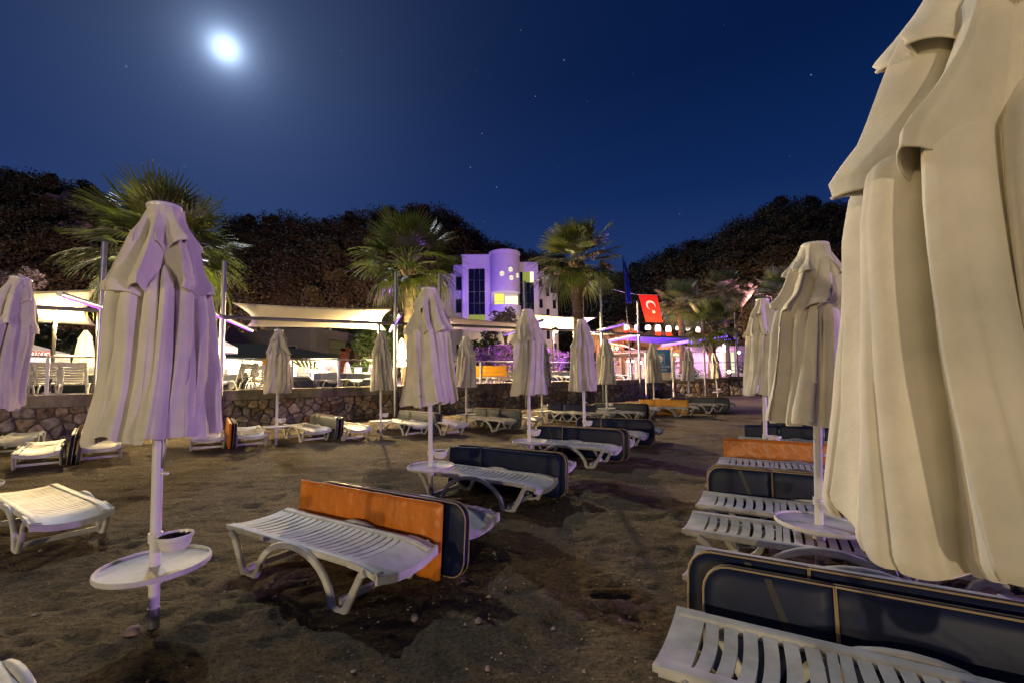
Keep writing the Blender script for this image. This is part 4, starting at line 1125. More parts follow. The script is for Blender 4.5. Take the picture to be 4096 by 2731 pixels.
# ------------------------------------------------------------------ broadleaf trees, pines on the hills
M['bark'] = mat('tree_bark', (0.07, 0.05, 0.035), .95)
def crown_mesh(seed, n, lobes, leaf, m, flat=.8, name='crown'):
    rg = random.Random(seed); L_ = []
    for _ in range(lobes):
        a = rg.uniform(0, 6.28); r = rg.uniform(.15, .62); L_.append((Vector((r*math.cos(a), r*math.sin(a), rg.uniform(-.45, .55)*flat)), rg.uniform(.26, .46)))
    b = MB()
    for _ in range(n):
        c, r = rg.choice(L_); d = Vector((rg.gauss(0, 1), rg.gauss(0, 1), rg.gauss(0, 1))).normalized()
        p = c + d*r*(rg.random()**.28)*Vector((1, 1, flat)).length/1.6
        u = Vector((rg.gauss(0, 1), rg.gauss(0, 1), rg.gauss(0, .7))).normalized(); w = u.cross(Vector((rg.gauss(0, 1), rg.gauss(0, 1), rg.gauss(0, 1)))).normalized(); s = leaf*rg.uniform(.5, 1.4)
        b.add([p-u*s, p+w*s*.55, p+u*s, p-w*s*.55], [(0, 1, 2, 3)])
    return b.mesh(name, m)
M['leaf_green'] = leafy('lamp_lit_leaf', (0.050, 0.075, 0.018))  # brighter leaf tone, lamp light is part of the colour
M['leaf_dark'] = leafy('dark_leaf', (0.030, 0.042, 0.016))  # darker leaf tone, shade is part of the colour
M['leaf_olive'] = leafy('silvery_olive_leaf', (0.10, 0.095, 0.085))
M['leaf_violet_lit'] = leafy('violet_lit_bush_leaf', (0.05, 0.035, 0.075))  # foliage coloured as the violet lamps tint it
M['flower'] = leafy('violet_lit_flower', (0.12, 0.020, 0.34), trans=.35)  # pinkish blossom with violet lamp light put into its colour
M['pine'] = leafy('pine_needles', (0.042, 0.036, 0.014), trans=.1, rough=.8)
M['pine_b'] = leafy('brown_lit_pine_needles', (0.056, 0.042, 0.024), trans=.1, rough=.8)  # warm lamp light on the crowns put into the needle colour
def tree(px, py, Y, R_, lab, m, seed, zb=TZ, n=1500, flat=.9, leaf=.07, cat='tree', name='broadleaf_tree', group=None, trunk=True):
    c = D(px, py, Y); root = empty(name, (c.x, Y, zb)); tag(root, lab, cat, group)
    o = link('crown', crown_mesh(seed, n, 10, leaf, M[m], flat), root); o.location = (0, 0, c.z-zb); o.scale = (R_, R_, R_*flat)
    if trunk:
        b = MB(); h = c.z - zb; b.tube([(0, 0, 0), (.06, .03, h*.5), (0, 0, h)], [R_*.09, R_*.07, R_*.03], 8)
        for k in range(4):
            a = k*1.6 + seed; b.tube([(.03, .01, h*.62), (R_*.4*math.cos(a), R_*.4*math.sin(a), h + R_*.1)], [R_*.05, R_*.015], 6)
        b.build('trunk', M['bark'], root, smooth=True)
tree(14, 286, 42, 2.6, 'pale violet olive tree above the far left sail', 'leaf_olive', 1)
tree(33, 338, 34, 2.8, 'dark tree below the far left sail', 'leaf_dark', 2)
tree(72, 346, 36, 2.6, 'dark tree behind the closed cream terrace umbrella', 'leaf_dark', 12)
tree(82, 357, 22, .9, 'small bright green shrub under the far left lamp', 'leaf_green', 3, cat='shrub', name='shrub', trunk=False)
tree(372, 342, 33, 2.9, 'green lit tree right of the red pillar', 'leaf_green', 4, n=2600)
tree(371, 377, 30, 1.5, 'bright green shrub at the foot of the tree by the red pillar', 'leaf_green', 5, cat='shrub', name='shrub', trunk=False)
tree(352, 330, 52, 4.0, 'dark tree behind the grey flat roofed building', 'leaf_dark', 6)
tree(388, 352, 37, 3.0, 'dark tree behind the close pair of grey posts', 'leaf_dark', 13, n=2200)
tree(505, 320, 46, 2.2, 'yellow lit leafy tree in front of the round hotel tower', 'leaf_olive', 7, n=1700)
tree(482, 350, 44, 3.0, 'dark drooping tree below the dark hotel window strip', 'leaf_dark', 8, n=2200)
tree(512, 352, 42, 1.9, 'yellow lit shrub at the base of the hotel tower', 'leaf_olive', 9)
GV = 'violet lit flowering bushes behind the terrace railing'
def bush(px, py, Y, R_, lab, seed):
    c = D(px, py, Y); root = empty('flowering_bush', (c.x, Y, TZ)); tag(root, lab, 'bush', GV)
    o = link('foliage', crown_mesh(seed, 1500, 12, .06, M['leaf_violet_lit'], .8, 'foliage'), root); o.location = (0, 0, c.z-TZ); o.scale = (R_, R_, R_*.8)
    o = link('blossoms', crown_mesh(seed, 900, 12, .05, M['flower'], .86, 'blossoms'), root); o.location = (0, 0, c.z-TZ+.05); o.scale = (R_*1.04, R_*1.04, R_*.88)
    b = MB(); b.tube([(0, 0, 0), (0, 0, c.z-TZ)], R_*.05, 6); b.build('stem', M['bark'], root)
bush(477, 362, 30, 1.25, 'violet lit flowering bush left of the tower umbrella', 21)
bush(503, 357, 30, 1.35, 'tallest violet lit flowering bush, just left of the tower umbrella', 22)
bush(452, 372, 31, 1.0, 'violet lit flowering bush by the wall umbrella below the hotel wing', 23)
bush(557, 362, 31, 1.35, 'violet pink lit flowering bush behind the lamp post at the right sail', 24)
bush(540, 368, 31, .9, 'small violet lit bush behind the slim umbrella', 25)
tree(483, 388, 29, .7, 'bright green low plant at the foot of the violet bushes', 'leaf_green', 26, cat='shrub', name='shrub', trunk=False, n=600)
tree(792, 352, 37, 1.6, 'bright green shrub behind the right wall railing', 'leaf_green', 27, cat='shrub', name='shrub', trunk=False)
tree(848, 296, 40, 3.6, 'green lit tree between the right row umbrella and the huge umbrella', 'leaf_green', 28, n=2600)
tree(838, 330, 46, 3.4, 'dark tree behind the tallest right row umbrella', 'leaf_dark', 29, n=1800)

for px, py, Y, R_, k in ((668, 377, 39, .8, 31), (681, 376, 40, .9, 32), (696, 374, 41, 1.0, 33), (748, 372, 40, 1.1, 34), (757, 364, 43, 1.6, 35), (612, 377, 38, .7, 36), (627, 378, 38, .7, 37)):
    tree(px, py, Y, R_, 'dark shrub before the bright bar, ' + {31: 'under the notice panel edge', 32: 'right of the notice panel', 33: 'left of the low palm', 34: 'right of the low palm', 35: 'behind the stone pedestal', 36: 'at the left end of the counter', 37: 'at the middle of the counter'}[k], 'leaf_dark', k, cat='shrub', name='shrub', trunk=False, n=700, group='shrubs before the bar')
PINE = []
for k in range(5):
    rg = random.Random(300+k)
    b = MB(); b.cur = 1; b.tube([(0, 0, -1.0), (.02, 0, .2), (0, 0, .75)], [.05, .035, .01], 6); b.cur = 0
    L_ = []
    for i in range(11):
        z = rg.uniform(-.55, .85); r = (.62 - .42*max(0, z))*rg.uniform(.5, 1); a = rg.uniform(0, 6.28); L_.append((Vector((r*math.cos(a)*.8, r*math.sin(a)*.8, z)), rg.uniform(.20, .36)*(1.15 - .4*max(0, z))))
    for _ in range(2600):
        c, r = rg.choice(L_); d = Vector((rg.gauss(0, 1), rg.gauss(0, 1), rg.gauss(0, .8))).normalized(); p = c + d*r*(rg.random()**.3)
        u = Vector((rg.gauss(0, 1), rg.gauss(0, 1), rg.gauss(0, .6))).normalized(); w = u.cross(Vector((rg.gauss(0, 1), rg.gauss(0, 1), rg.gauss(0, 1)))).normalized(); s = .058*rg.uniform(.5, 1.4)
        b.add([p-u*s, p+w*s*.6, p+u*s, p-w*s*.6], [(0, 1, 2, 3)])
    PINE.append((b.mesh('pine_tree', [M['pine'], M['bark']]), None))
    me2 = PINE[-1][0].copy(); me2.materials[0] = M['pine_b']; PINE[-1] = (PINE[-1][0], me2)
def plant(hill, px0, px1, rows, step, lab_a, lab_b, group, size, seed, brown=.3):
    rg = random.Random(seed)
    for j in range(rows):
        t = .16 + .86*j/(rows-1); n = int((px1-px0)/(step*(1.5-.5*t)))
        for i in range(n):
            px = px0 + (px1-px0)*(i + .5*(j % 2) + rg.uniform(-.35, .35))/n
            p = hill.pt(px, min(1.02, t + rg.uniform(-.05, .05))); s = size*rg.uniform(.75, 1.3)
            br = rg.random() < brown*(1.4 - t)
            o = link('pine_tree', PINE[rg.randrange(5)][1 if br else 0]); o.location = (p.x, p.y, p.z + s*.38); o.scale = (s*rg.uniform(.85, 1.2), s*rg.uniform(.85, 1.2), s*rg.uniform(.85, 1.15)); o.rotation_euler = (0, 0, rg.uniform(0, 6.28))
            band = 'on the crest of' if t > .85 else 'high on' if t > .6 else 'half way up' if t > .35 else 'low on'
            where = lab_b[-1][1]
            for lim, w in lab_b:
                if px < lim: where = w; break
            tag(o, f"{'brown lit' if br else 'dark'} pine {band} {lab_a}, {where}", 'pine tree', group)
plant(hill_a, -60, 225, 5, 26, 'the left hill', ((45, 'above the far left sail'), (140, 'left of the big palm'), (999, 'behind the big palm')), 'pines on the left hill', 4.2, 1)
plant(hill_b, 222, 580, 7, 27, 'the middle ridge', ((275, 'just right of the big palm'), (345, 'above the wide sail'), (400, 'left of the middle palm'), (460, 'behind the middle palm'), (999, 'behind the hotel')), 'pines on the middle ridge', 5.2, 2, .6)
plant(hill_c, 600, 900, 7, 28, 'the right hill', ((660, 'above the red flag'), (740, 'above the bar palms'), (999, 'behind the right umbrellas')), 'pines on the right hill', 5.0, 3, .45)
def forest(hill, px0, px1, n, per, R_, label, seed, m):
    """woodland as one mass: leaf sprays on many overlapping crowns"""
    rs = np.random.RandomState(seed); cs = []; rr = []
    for _ in range(n):
        px = rs.uniform(px0, px1); t = .02 + 1.0*rs.rand()**.8; p = hill.pt(px, t); r = R_*rs.uniform(.6, 1.25); cs.append((p.x, p.y, p.z + r*.55)); rr.append(r)
    cs = np.repeat(np.array(cs), per, 0); rr = np.repeat(np.array(rr), per)[:, None]; k = len(cs)
    unit = lambda v: v/np.linalg.norm(v, axis=1, keepdims=True)
    d = rs.normal(size=(k, 3)) + np.array([0, -.35, .35]); d = unit(d); lump = 1 + .22*np.sin(d[:, :1]*7 + cs[:, :1])*np.sin(d[:, 2:]*8 + cs[:, 1:2])
    q = cs + d*rr*lump*rs.rand(k, 1)**.22*np.array([1, 1, .95])
    u = unit(rs.normal(size=(k, 3))*np.array([1, 1, .6])); w = unit(np.cross(u, d + .05)); s = rr*.062*rs.uniform(.5, 1.4, (k, 1))
    v = np.stack([q-u*s, q+w*s*.7, q+u*s, q-w*s*.7], 1).reshape(-1, 3)
    me = bpy.data.meshes.new('forest'); me.vertices.add(4*k); me.vertices.foreach_set('co', v.ravel()); me.loops.add(4*k); me.loops.foreach_set('vertex_index', np.arange(4*k, dtype=np.int32))
    me.polygons.add(k); me.polygons.foreach_set('loop_start', np.arange(0, 4*k, 4, dtype=np.int32)); me.polygons.foreach_set('loop_total', np.full(k, 4, dtype=np.int32)); me.update(); me.materials.append(M[m])
    tag(link('forest', me), label, kind='stuff')
forest(hill_a, -90, 240, 330, 480, 4.0, 'continuous dark woodland covering the left hill', 91, 'pine')
forest(hill_b, 200, 640, 620, 480, 5.0, 'continuous dark woodland covering the middle ridge', 92, 'pine_b')
forest(hill_c, 575, 960, 520, 480, 4.8, 'continuous dark woodland covering the right hill', 93, 'pine')
M['cliff'] = mat('pink_lit_cliff_rock', (0.26, 0.19, 0.19), .95, noise=(.6, 7, .35, 1.4), bump=(1.2, 1.0, 7))  # pink light on the cliff put into the rock colour
for px, t, s, lab in ((30, 1.0, 2.6, 'pale rock outcrop on the crest of the left hill'), (72, .74, 5.0, 'pinkish cliff on the left hill beside the big palm'), (88, .52, 4.4, 'lower pink lit cliff on the left hill beside the big palm')):
    b = stone_mesh(int(px), 1.0, .9, 1.2); rg = random.Random(int(px))
    vs = []
    for v in b.v:
        q = Vector(v); f = 1 + .22*math.sin(7*q.x + 3*q.z) * math.cos(5*q.y) + .12*math.sin(13*q.z+9*q.x) + rg.uniform(-.14, .14); vs.append(tuple(q*f))
    b.v = vs; o = b.build('rock_outcrop', M['cliff'], sharp=20); p = hill_a.pt(px, t); o.location = p + Vector((0, -s*.5, s*.25)); o.scale = (s, s, s); tag(o, lab, 'rock', 'pale rocks on the left hill')

# ------------------------------------------------------------------ the moon
b = MB(); b.sphere((0, 0, 0), 13, 32, 20); o = b.build('moon', glow('moon_glow', (0.92, 0.97, 1.0), 1.6), smooth=True); o.location = MOON_DIR*1500 + Vector((0, 0, CAM_Z)); tag(o, 'full moon glowing white in the night sky above the left palm', 'moon')

# ------------------------------------------------------------------ white hotel with round tower
M['hotel'] = mat('white_render', (0.70, 0.68, 0.66), .85, noise=(.35, 5, .88, 1.04))
M['lit_room'] = glow('lit_room_yellow', (1.0, 0.86, 0.12), 1.25)
M['lit_room_pale'] = glow('lit_room_pale', (1.0, 0.95, 0.55), 1.6)
M['lit_glass'] = glow('lit_glass_green_yellow', (0.55, 0.60, 0.12), .55)
M['lit_pale'] = glow('lit_round_window', (1.0, 0.95, 0.66), 1.0)
hotel = empty('hotel', (0, 60, TZ)); tag(hotel, 'white hotel with round balcony tower, lit violet, between the tall palms', 'building')
HY = 60.0
def hx(px): return D(px, 300, HY).x
def hz(px, py): return D(px, py, HY).z - TZ
def hbox(x0, x1, z0, z1, y0, y1, name, m, parent=hotel, bev=0):
    b = MB(); b.box(((x0+x1)/2, (y0+y1)/2, (z0+z1)/2), (abs(x1-x0), abs(y1-y0), z1-z0)); o = b.build(name, M[m], parent); return o
z_top = hz(476, 257)
# main block: panels around the tall glass strip
xl, xg0, xg1, xm = hx(462.5), hx(468.5), hx(485), hx(490)
zg1, zg0 = hz(476, 268), hz(476, 318.5)
hbox(xl, xg0, 0, z_top, 0, 12, 'wall', 'hotel'); hbox(xg1, xm + .6, 0, z_top, 0, 12, 'wall', 'hotel'); hbox(xg0, xg1, zg1, z_top, 0, 12, 'wall', 'hotel')
hbox(xg0, xg1, 0, zg1, .5, 12, 'wall', 'hotel')
hbox(xl-.15, xm + .7, z_top, z_top+.35, -.12, 12.1, 'parapet', 'hotel')
nz = 5
for k in range(nz):
    za = zg0 - 1.0 + (zg1 - zg0 + 1.0)*k/nz; zb_ = zg0 - 1.0 + (zg1 - zg0 + 1.0)*(k+1)/nz
    lit = k == 0
    for j in range(3):
        xa = xg0 + (xg1-xg0)*j/3; xb = xg0 + (xg1-xg0)*(j+1)/3
        hbox(xa+.03, xb-.03, za+.03, zb_-.03, .30, .36, 'window', 'lit_glass' if lit else 'dark_glass')
# right block
xr0, xr1 = hx(519), hx(539); z_r = hz(530, 260); zg1r = hz(530, 269.5); xq0, xq1 = hx(519.5), hx(534.5)
hbox(xq1, xr1, 0, z_r, 1.0, 12, 'wall', 'hotel'); hbox(xr0-.8, xq1, zg1r, z_r, 1.0, 12, 'wall', 'hotel'); hbox(xr0-.8, xq1, 0, zg1r, 1.6, 12, 'wall', 'hotel')
for k in range(5):
    z1_ = zg1r - k*1.45*1.0; z0_ = z1_ - 1.42
    for j in range(4):
        xa = xq0 + (xq1-xq0)*j/4; xb = xq0 + (xq1-xq0)*(j+1)/4
        hbox(xa+.02, xb-.02, z0_, z1_, 1.35, 1.42, 'window', 'lit_room_pale' if (k == 0 and j == 3) else 'lit_glass' if (k == 0 and j in (1, 2)) else 'dark_glass')
# stepped blocks farther right
for a, b_, t in ((539, 546, 266), (546, 553, 276), (553, 560, 289)):
    hbox(hx(a), hx(b_), 0, hz(a, t), 3, 14, 'wall', 'hotel')
    for k in range(3):
        hbox(hx(a)+.25, hx(b_)-.25, hz(a, t)-2.2-k*3, hz(a, t)-1-k*3, 2.95, 3.0, 'window', 'dark_glass')
# round tower
tcx, trr = hx(505), (hx(520.2)-hx(489.6))/2
zt = hz(505, 254); zb1, zb0 = hz(505, 291), hz(505, 305.5); zp0 = hz(505, 313.5)
def ring(r, z0, z1, name, m, a0=0, a1=360, n=40, th=.25):
    b = MB(); rows = []
    full = a1 - a0 >= 360
    for (rr, z) in ((r, z0), (r, z1), (r-th, z1), (r-th, z0), (r, z0)):
        rows.append([(tcx + rr*math.cos(math.radians(a0 + (a1-a0)*k/n)), .6 + rr*math.sin(math.radians(a0 + (a1-a0)*k/n)), z) for k in range(n if full else n+1)])
    b.grid(rows, closed=full)
    if not full: b.add([r_[0] for r_ in rows[:4]], [(0, 1, 2, 3)]); b.add([r_[-1] for r_ in rows[:4]], [(3, 2, 1, 0)])
    return b.build(name, M[m], hotel, sharp=40)
tw = ring(trr, zb1, zt, 'tower_wall', 'hotel'); ring(trr+.08, zt-.02, zt+.32, 'tower_parapet', 'hotel')
ring(trr-.3, zt-.4, zt-.3, 'tower_roof', 'hotel', th=trr-.32)
ring(trr, zb1-.2, zb1-.01, 'balcony_ceiling', 'hotel', th=trr-.05)
ring(trr+.12, zp0, zb0, 'balcony_parapet', 'hotel', 180, 360, 30, .18)
ring(trr, zp0-.02, zp0+.15, 'balcony_floor', 'hotel', th=trr-.05)
ring(trr-.7, 0, zp0, 'tower_base', 'hotel')
ring(trr, zb0-.05, zb1, 'tower_jamb', 'hotel', 178, 208, 6, .3)
hbox(tcx-trr+.5, tcx-.2, zp0+.2, zb1-.25, .55, .65, 'lit_room', 'lit_room'); hbox(tcx+.05, tcx+trr-.35, zp0+.2, zb1-.7, -.10, .0, 'balcony_door', 'lit_room_pale'); hbox(tcx-trr+.3, tcx+trr-.3, zp0+.2, zb1-.22, .7, 1.0, 'back_wall', 'hotel')
b = MB(); b.tube([(tcx + (trr)*math.cos(math.radians(180+180*k/20)), .6 + trr*math.sin(math.radians(180+180*k/20)), zb0+.32) for k in range(21)], .035, 6); b.build('balcony_rail', M['pole'], hotel, smooth=True)
for px, py in ((502, 273.4), (510.4, 269), (511.2, 277.3), (517.2, 274)):
    x = D(px, py, HY-1.4).x; z = D(px, py, HY-1.4).z - TZ; dx = max(-.99, min(.99, (x - tcx)/trr)); a = math.acos(dx)
    nrm = Vector((dx, -math.sin(a), 0)); c = Vector((tcx, .6, z)) + nrm*(trr+.01)
    b = MB(); t = Vector((-nrm.y, nrm.x, 0))
    b.add([c + nrm*.015 + (t*math.cos(2*math.pi*k/20) + Vector((0, 0, 1))*math.sin(2*math.pi*k/20))*.34 for k in range(20)], [tuple(range(20))]); w_ = b.build('window', M['lit_pale'], hotel)
    b = MB(); b.tube([c + nrm*.02 + (t*math.cos(2*math.pi*k/20) + Vector((0, 0, 1))*math.sin(2*math.pi*k/20))*.38 for k in range(20)], .05, 6, closed=True); b.build('window_frame', M['hotel'], w_, smooth=True)
    b = MB(); b.tube([c + nrm*.05 - t*.35, c + nrm*.05 + t*.35], .03, 5); b.build('glazing_bar', M['hotel'], w_)
# long wing on the left with balconies
wx0, wx1 = hx(422), hx(462)
hbox(wx0, wx1, 0, hz(450, 270), 2.2, 14, 'wall', 'hotel'); hbox(hx(452), wx1+.1, 0, hz(450, 262), 1.6, 2.15, 'wall', 'hotel')
for r in range(4):
    z = hz(450, 288 + r*23)
    for px, w_, m_ in (((457.5, .35, 'dark_glass'),) if r != 2 else ()) + (((436, .5, 'lit_room'),) if r == 2 else ()):
        f = hbox(hx(px)-w_-.08, hx(px)+w_+.08, z-.08, z+1.9, 1.5 if px > 452 else 2.1, 1.58 if px > 452 else 2.18, 'window_frame', 'greypost'); hbox(hx(px)-w_, hx(px)+w_, z, z+1.8, 1.46 if px > 452 else 2.05, 1.49 if px > 452 else 2.09, 'window', m_, f)
    if r in (1, 2): hbox(hx(428), hx(443), z-.9, z+.1, .8, 2.1, 'balcony_parapet', 'hotel'); 
    if r in (1, 2): b = MB(); b.tube([(hx(428), .85, z+.45), (hx(443), .85, z+.45)], .04, 6); b.build('balcony_rail', M['pole'], hotel)
light('hotel_floodlight', 'SPOT', (-6.5, 46, TZ+1.2), 12500, (.19, .05, 1.0), (-2.5, 60, 15), spot_size=math.radians(50), spot_blend=.8, shadow_soft_size=.2)
light('hotel_floodlight', 'SPOT', (6, 44, TZ+2.0), 1500, (1.0, .62, .75), (2.0, 60, 11), spot_size=math.radians(75), spot_blend=.8, shadow_soft_size=.2)
light('hotel_floodlight', 'POINT', (0.6, 55.5, TZ+4.5), 420, (1.0, .80, .25), shadow_soft_size=.2)
light('garden_spot', 'POINT', (-1.6, 27.6, TZ+.5), 80, (.30, .05, 1.0), shadow_soft_size=.1)
light('garden_spot', 'POINT', (3.2, 28.6, TZ+.5), 70, (.42, .08, 1.0), shadow_soft_size=.1)
light('palm_spot', 'POINT', (-5.1, 26.2, TZ+2.4), 900, (.36, .10, 1.0), shadow_soft_size=.1)
light('palm_spot', 'POINT', (4.6, 28.2, TZ+2.4), 900, (.36, .10, 1.0), shadow_soft_size=.1)
light('palm_spot', 'POINT', (-11.6, 17.3, TZ+2.6), 150, (.40, .15, 1.0), shadow_soft_size=.1)
light('palm_spot', 'POINT', (-10.4, 13.6, TZ+1.2), 300, (1.0, .80, .40), shadow_soft_size=.1)

# ------------------------------------------------------------------ restaurant, tents, grey building on the left terrace
M['cream'] = mat('cream_wall', (0.66, 0.60, 0.46), .85, noise=(.8, 4, .9, 1.05))
M['darkroof'] = mat('dark_canopy_roof', (0.012, 0.014, 0.014), .95, spec=.08, noise=(1.5, 4, .8, 1.2))
M['brickcol'] = mat('orange_brick', (0.42, 0.19, 0.04), .8, noise=(8, 3, .7, 1.3))
M['grey_render'] = mat('grey_render', (0.17, 0.155, 0.16), .85, noise=(.6, 5, .85, 1.1))
M['red_render'] = mat('red_render', (0.30, 0.075, 0.045), .8)
M['violet_tent'] = mat('dark_violet_tent', (0.028, 0.018, 0.050), .8)
M['fringe'] = mat('yellow_fringe', (0.45, 0.20, 0.03), .8)
M['awning'] = mat('olive_striped_awning', (0.20, 0.19, 0.08), .8)
RY = 31.0
def rb(px0, px1, py0, py1, Y, dy, name, m, parent, zmin=None):
    a = D(px0, py0, Y); c = D(px1, py1, Y); o = parent.location
    z0 = c.z if zmin is None else zmin; b = MB(); b.box(((a.x+c.x)/2 - o.x, Y + dy/2 - o.y, (a.z+z0)/2 - o.z), (abs(c.x-a.x), dy, abs(a.z-z0))); return b.build(name, M[m], parent)
rest = empty('restaurant', D(262, 370, RY)); rest.location.z = TZ; tag(rest, 'low restaurant with bright cream wall under a wide dark canopy roof', 'building')
rb(150, 336, 357.5, 388, RY+3.0, .3, 'wall', 'cream', rest, TZ-.2)
rb(212, 222, 375, 388, RY+2.9, .08, 'door', 'grey_render', rest, TZ); rb(232, 245, 374, 388, RY+2.9, .08, 'shutter', 'grey_render', rest, TZ); rb(183, 205, 374, 388, RY+2.9, .08, 'shutter', 'grey_render', rest, TZ)
for px in (214, 241.5): rb(px, px+.7, 357.5, 388, RY-.2, .1, 'pillar', 'pole', rest, TZ)
bc = rb(262, 268.5, 358, 389, RY-.6, .6, 'brick_column', 'brickcol', rest, TZ)
for k in range(12):                            # course lines of the brick column stand proud
    a = D(262, 359.3 + k*2.4, RY-.6); c = D(268.5, 359, RY-.6); b = MB(); o = rest.location; b.box(((a.x+c.x)/2-o.x, RY-.3-o.y, a.z-o.z), (abs(c.x-a.x)+.06, .68, .10)); b.build('brick_course', M['brickcol'], rest)
o = rest.location
A_ = [D(150, 357, RY-1.2), D(338, 357.5, RY-1.2), D(338, 357.5, RY+4.5), D(150, 357, RY+4.5)]; zt_ = D(240, 343, RY+1.5).z
ez = A_[0].z
ridge = [Vector((D(190, 343, RY+1.5).x, RY+1.5, zt_)), Vector((D(262, 343, RY+1.5).x, RY+1.5, zt_))]
vs = [Vector((p.x, p.y, ez)) - o for p in A_] + [p - o for p in ridge] + [Vector((p.x, p.y, ez-.18)) - o for p in A_]
b = MB(); b.add(vs, [(0, 1, 5, 4), (1, 2, 5), (2, 3, 4, 5), (3, 0, 4), (0, 6, 7, 1), (1, 7, 8, 2), (2, 8, 9, 3), (3, 9, 6, 0), (6, 9, 8, 7)]); b.build('roof', M['darkroof'], rest)
GL_ = 'small warm lamps at the restaurant'
for px, py, Y, r, lab in ((206.5, 361.5, 29, .10, 'small starry lamp at the left of the restaurant'), (252, 361.5, 29, .10, 'small starry lamp above the small violet umbrella'), (290, 362, 29, .10, 'small lamp just right of the umbrella before the grey building'), (318.5, 364, 29, .15, 'large bright lamp under the striped awning'), (107, 363.5, 24, .10, 'small lamp between the violet umbrella and first grey post')):
    p = D(px, py, Y); root = empty('wall_lamp', (p.x, Y, TZ)); tag(root, lab, 'lamp', GL_)
    b = MB(); b.sphere((0, 0, p.z-TZ), r, 12, 8); b.build('bulb', M['bulb_small'], root, smooth=True)
    b = MB(); b.tube([(0, .12, 0), (0, .12, p.z-TZ+.1)], .03, 6); b.build('lamp_post', M['darkpost'], root)
p = D(220.5, 373, 28); root = empty('lantern', (p.x, 28, TZ)); tag(root, 'tall glowing white lantern before the restaurant wall', 'lantern')
b = MB(); b.lathe([(.16, .35), (.24, .5), (.26, 1.6), (.20, 1.85), (.05, 1.9)], 14); b.build('shade', glow('lantern_glow', (1.0, .88, .55), 7), root, smooth=True); b = MB(); b.lathe([(.2, 0), (.16, .35)], 12); b.build('base', M['darkpost'], root)
aw = empty('awning', D(305, 366, 30)); tag(aw, 'olive striped awning under the right end of the dark roof', 'awning')
pa, pb, pc, pd_ = D(290, 359, 29.4), D(323, 361, 29.4), D(318, 369, 32.5), D(300, 366, 32.5)
for k in range(7):
    t0, t1 = k/7, (k+.8)/7; o = aw.location; b = MB(); b.add([pa.lerp(pb, t0)-o, pa.lerp(pb, t1)-o, pd_.lerp(pc, t1)-o, pd_.lerp(pc, t0)-o], [(0, 1, 2, 3)]); s_ = b.build('slat', M['awning'], aw); s_.modifiers.new('t', 'SOLIDIFY').thickness = .04
p = D(329, 367.5, 27); root = empty('satellite_dish', (p.x, 27, TZ)); tag(root, 'tilted round dish beside the striped awning', 'dish')
b = MB(); b.lathe([(.01, -.1), (.15, -.07), (.26, .0), (.28, .02), (.26, .03), (.15, -.03), (.01, -.06)], 20); o = b.build('reflector', M['pole'], root, smooth=True); o.location = (0, 0, p.z-TZ); o.rotation_euler = (1.1, .4, .3)
b = MB(); b.tube([(0, 0, 0), (0, 0, p.z-TZ)], .03, 6); b.build('mast', M['darkpost'], root)
gb = empty('grey_building', D(280, 350, 38)); gb.location.z = TZ; tag(gb, 'modern grey flat roofed building with slatted opening behind the restaurant', 'building')
# front face left, angled side face right
def gpt(px, py, Y): return D(px, py, Y) - gb.location
zr = D(312, 328.5, 36).z
c_l, c_m, c_r = D(238, 340, 40), D(313, 340, 36), D(348, 340, 41)
def wallq(p, q, z0, z1, name, m, th=.3, out=0.0):
    d = (q-p); d.z = 0; d.normalize(); n = Vector((d.y, -d.x, 0)); o = gb.location
    v = [p + n*out, q + n*out, q - n*(th-out), p - n*(th-out)]; b = MB(); b.prism([(x.x-o.x, x.y-o.y) for x in v], z0-o.z, z1-o.z); return b.build(name, M[m], gb)
wallq(c_l, c_m, TZ-.2, zr, 'wall', 'grey_render')
s1 = c_m.lerp(c_r, .42); zlow = D(330, 343, 38).z
wallq(c_m + Vector((.02, .02, 0)), s1, TZ-.2, zr, 'wall', 'grey_render'); wallq(s1, c_r, zlow+.35, zr, 'wall', 'grey_render'); wallq(s1, c_r, TZ-.2, zlow+.35, 'opening_shade_sheet', 'strap', .2, -.25)  # black sheet painted in for the shade inside the opening
for k in range(7): wallq(s1, c_r, TZ+.35 + k*.42, TZ+.40 + k*.42, 'slat', 'greypost', .06, .02)
wallq(c_l, c_r, zr-.1, zr-.02, 'roof', 'grey_render', .2)
b = MB(); o = gb.location; b.prism([(v.x-o.x, v.y-o.y) for v in (c_l, c_m, c_r, c_l + Vector((8, 12, 0)))], zr-o.z+.003, zr+.12-o.z); b.build('roof_slab', M['grey_render'], gb)
for t0, t1 in ((.35, .46), (.66, .80)):
    f = wallq(c_l.lerp(c_m, t0), c_l.lerp(c_m, t1), TZ+.9, zr-1.2, 'window_frame', 'greypost', .1, .04); 
    for a_, e_ in ((t0+.006, (t0+t1)/2-.004), ((t0+t1)/2+.004, t1-.006)): wallq(c_l.lerp(c_m, a_), c_l.lerp(c_m, e_), TZ+1.0, zr-1.3, 'window', 'dark_glass', .1, .06)
rp = empty('red_pillar', D(344, 360, 37.0)); rp.location.z = TZ; tag(rp, 'red painted pillar at the corner of the grey building', 'pillar')
rb(341, 345, 348, 389, 37, .5, 'shaft', 'red_render', rp, TZ); rb(341, 349, 347.3, 350.5, 37.0, .5, 'bracket', 'red_render', rp)
tn = empty('pyramid_tent', D(236, 345, 36)); tn.location.z = TZ; tag(tn, 'dark violet pyramid tent with yellow fringe behind the restaurant roof', 'tent')
o = tn.location; ap = D(232, 324, 38) - o; e = [D(217, 344.5, 36)-o, D(254, 345.5, 36)-o, D(251, 345.5, 40)-o, D(215, 344.5, 40)-o]
b = MB(); b.add([ap] + e, [(0, 1, 2), (0, 2, 3), (0, 3, 4), (0, 4, 1)]); b.build('roof', M['violet_tent'], tn)
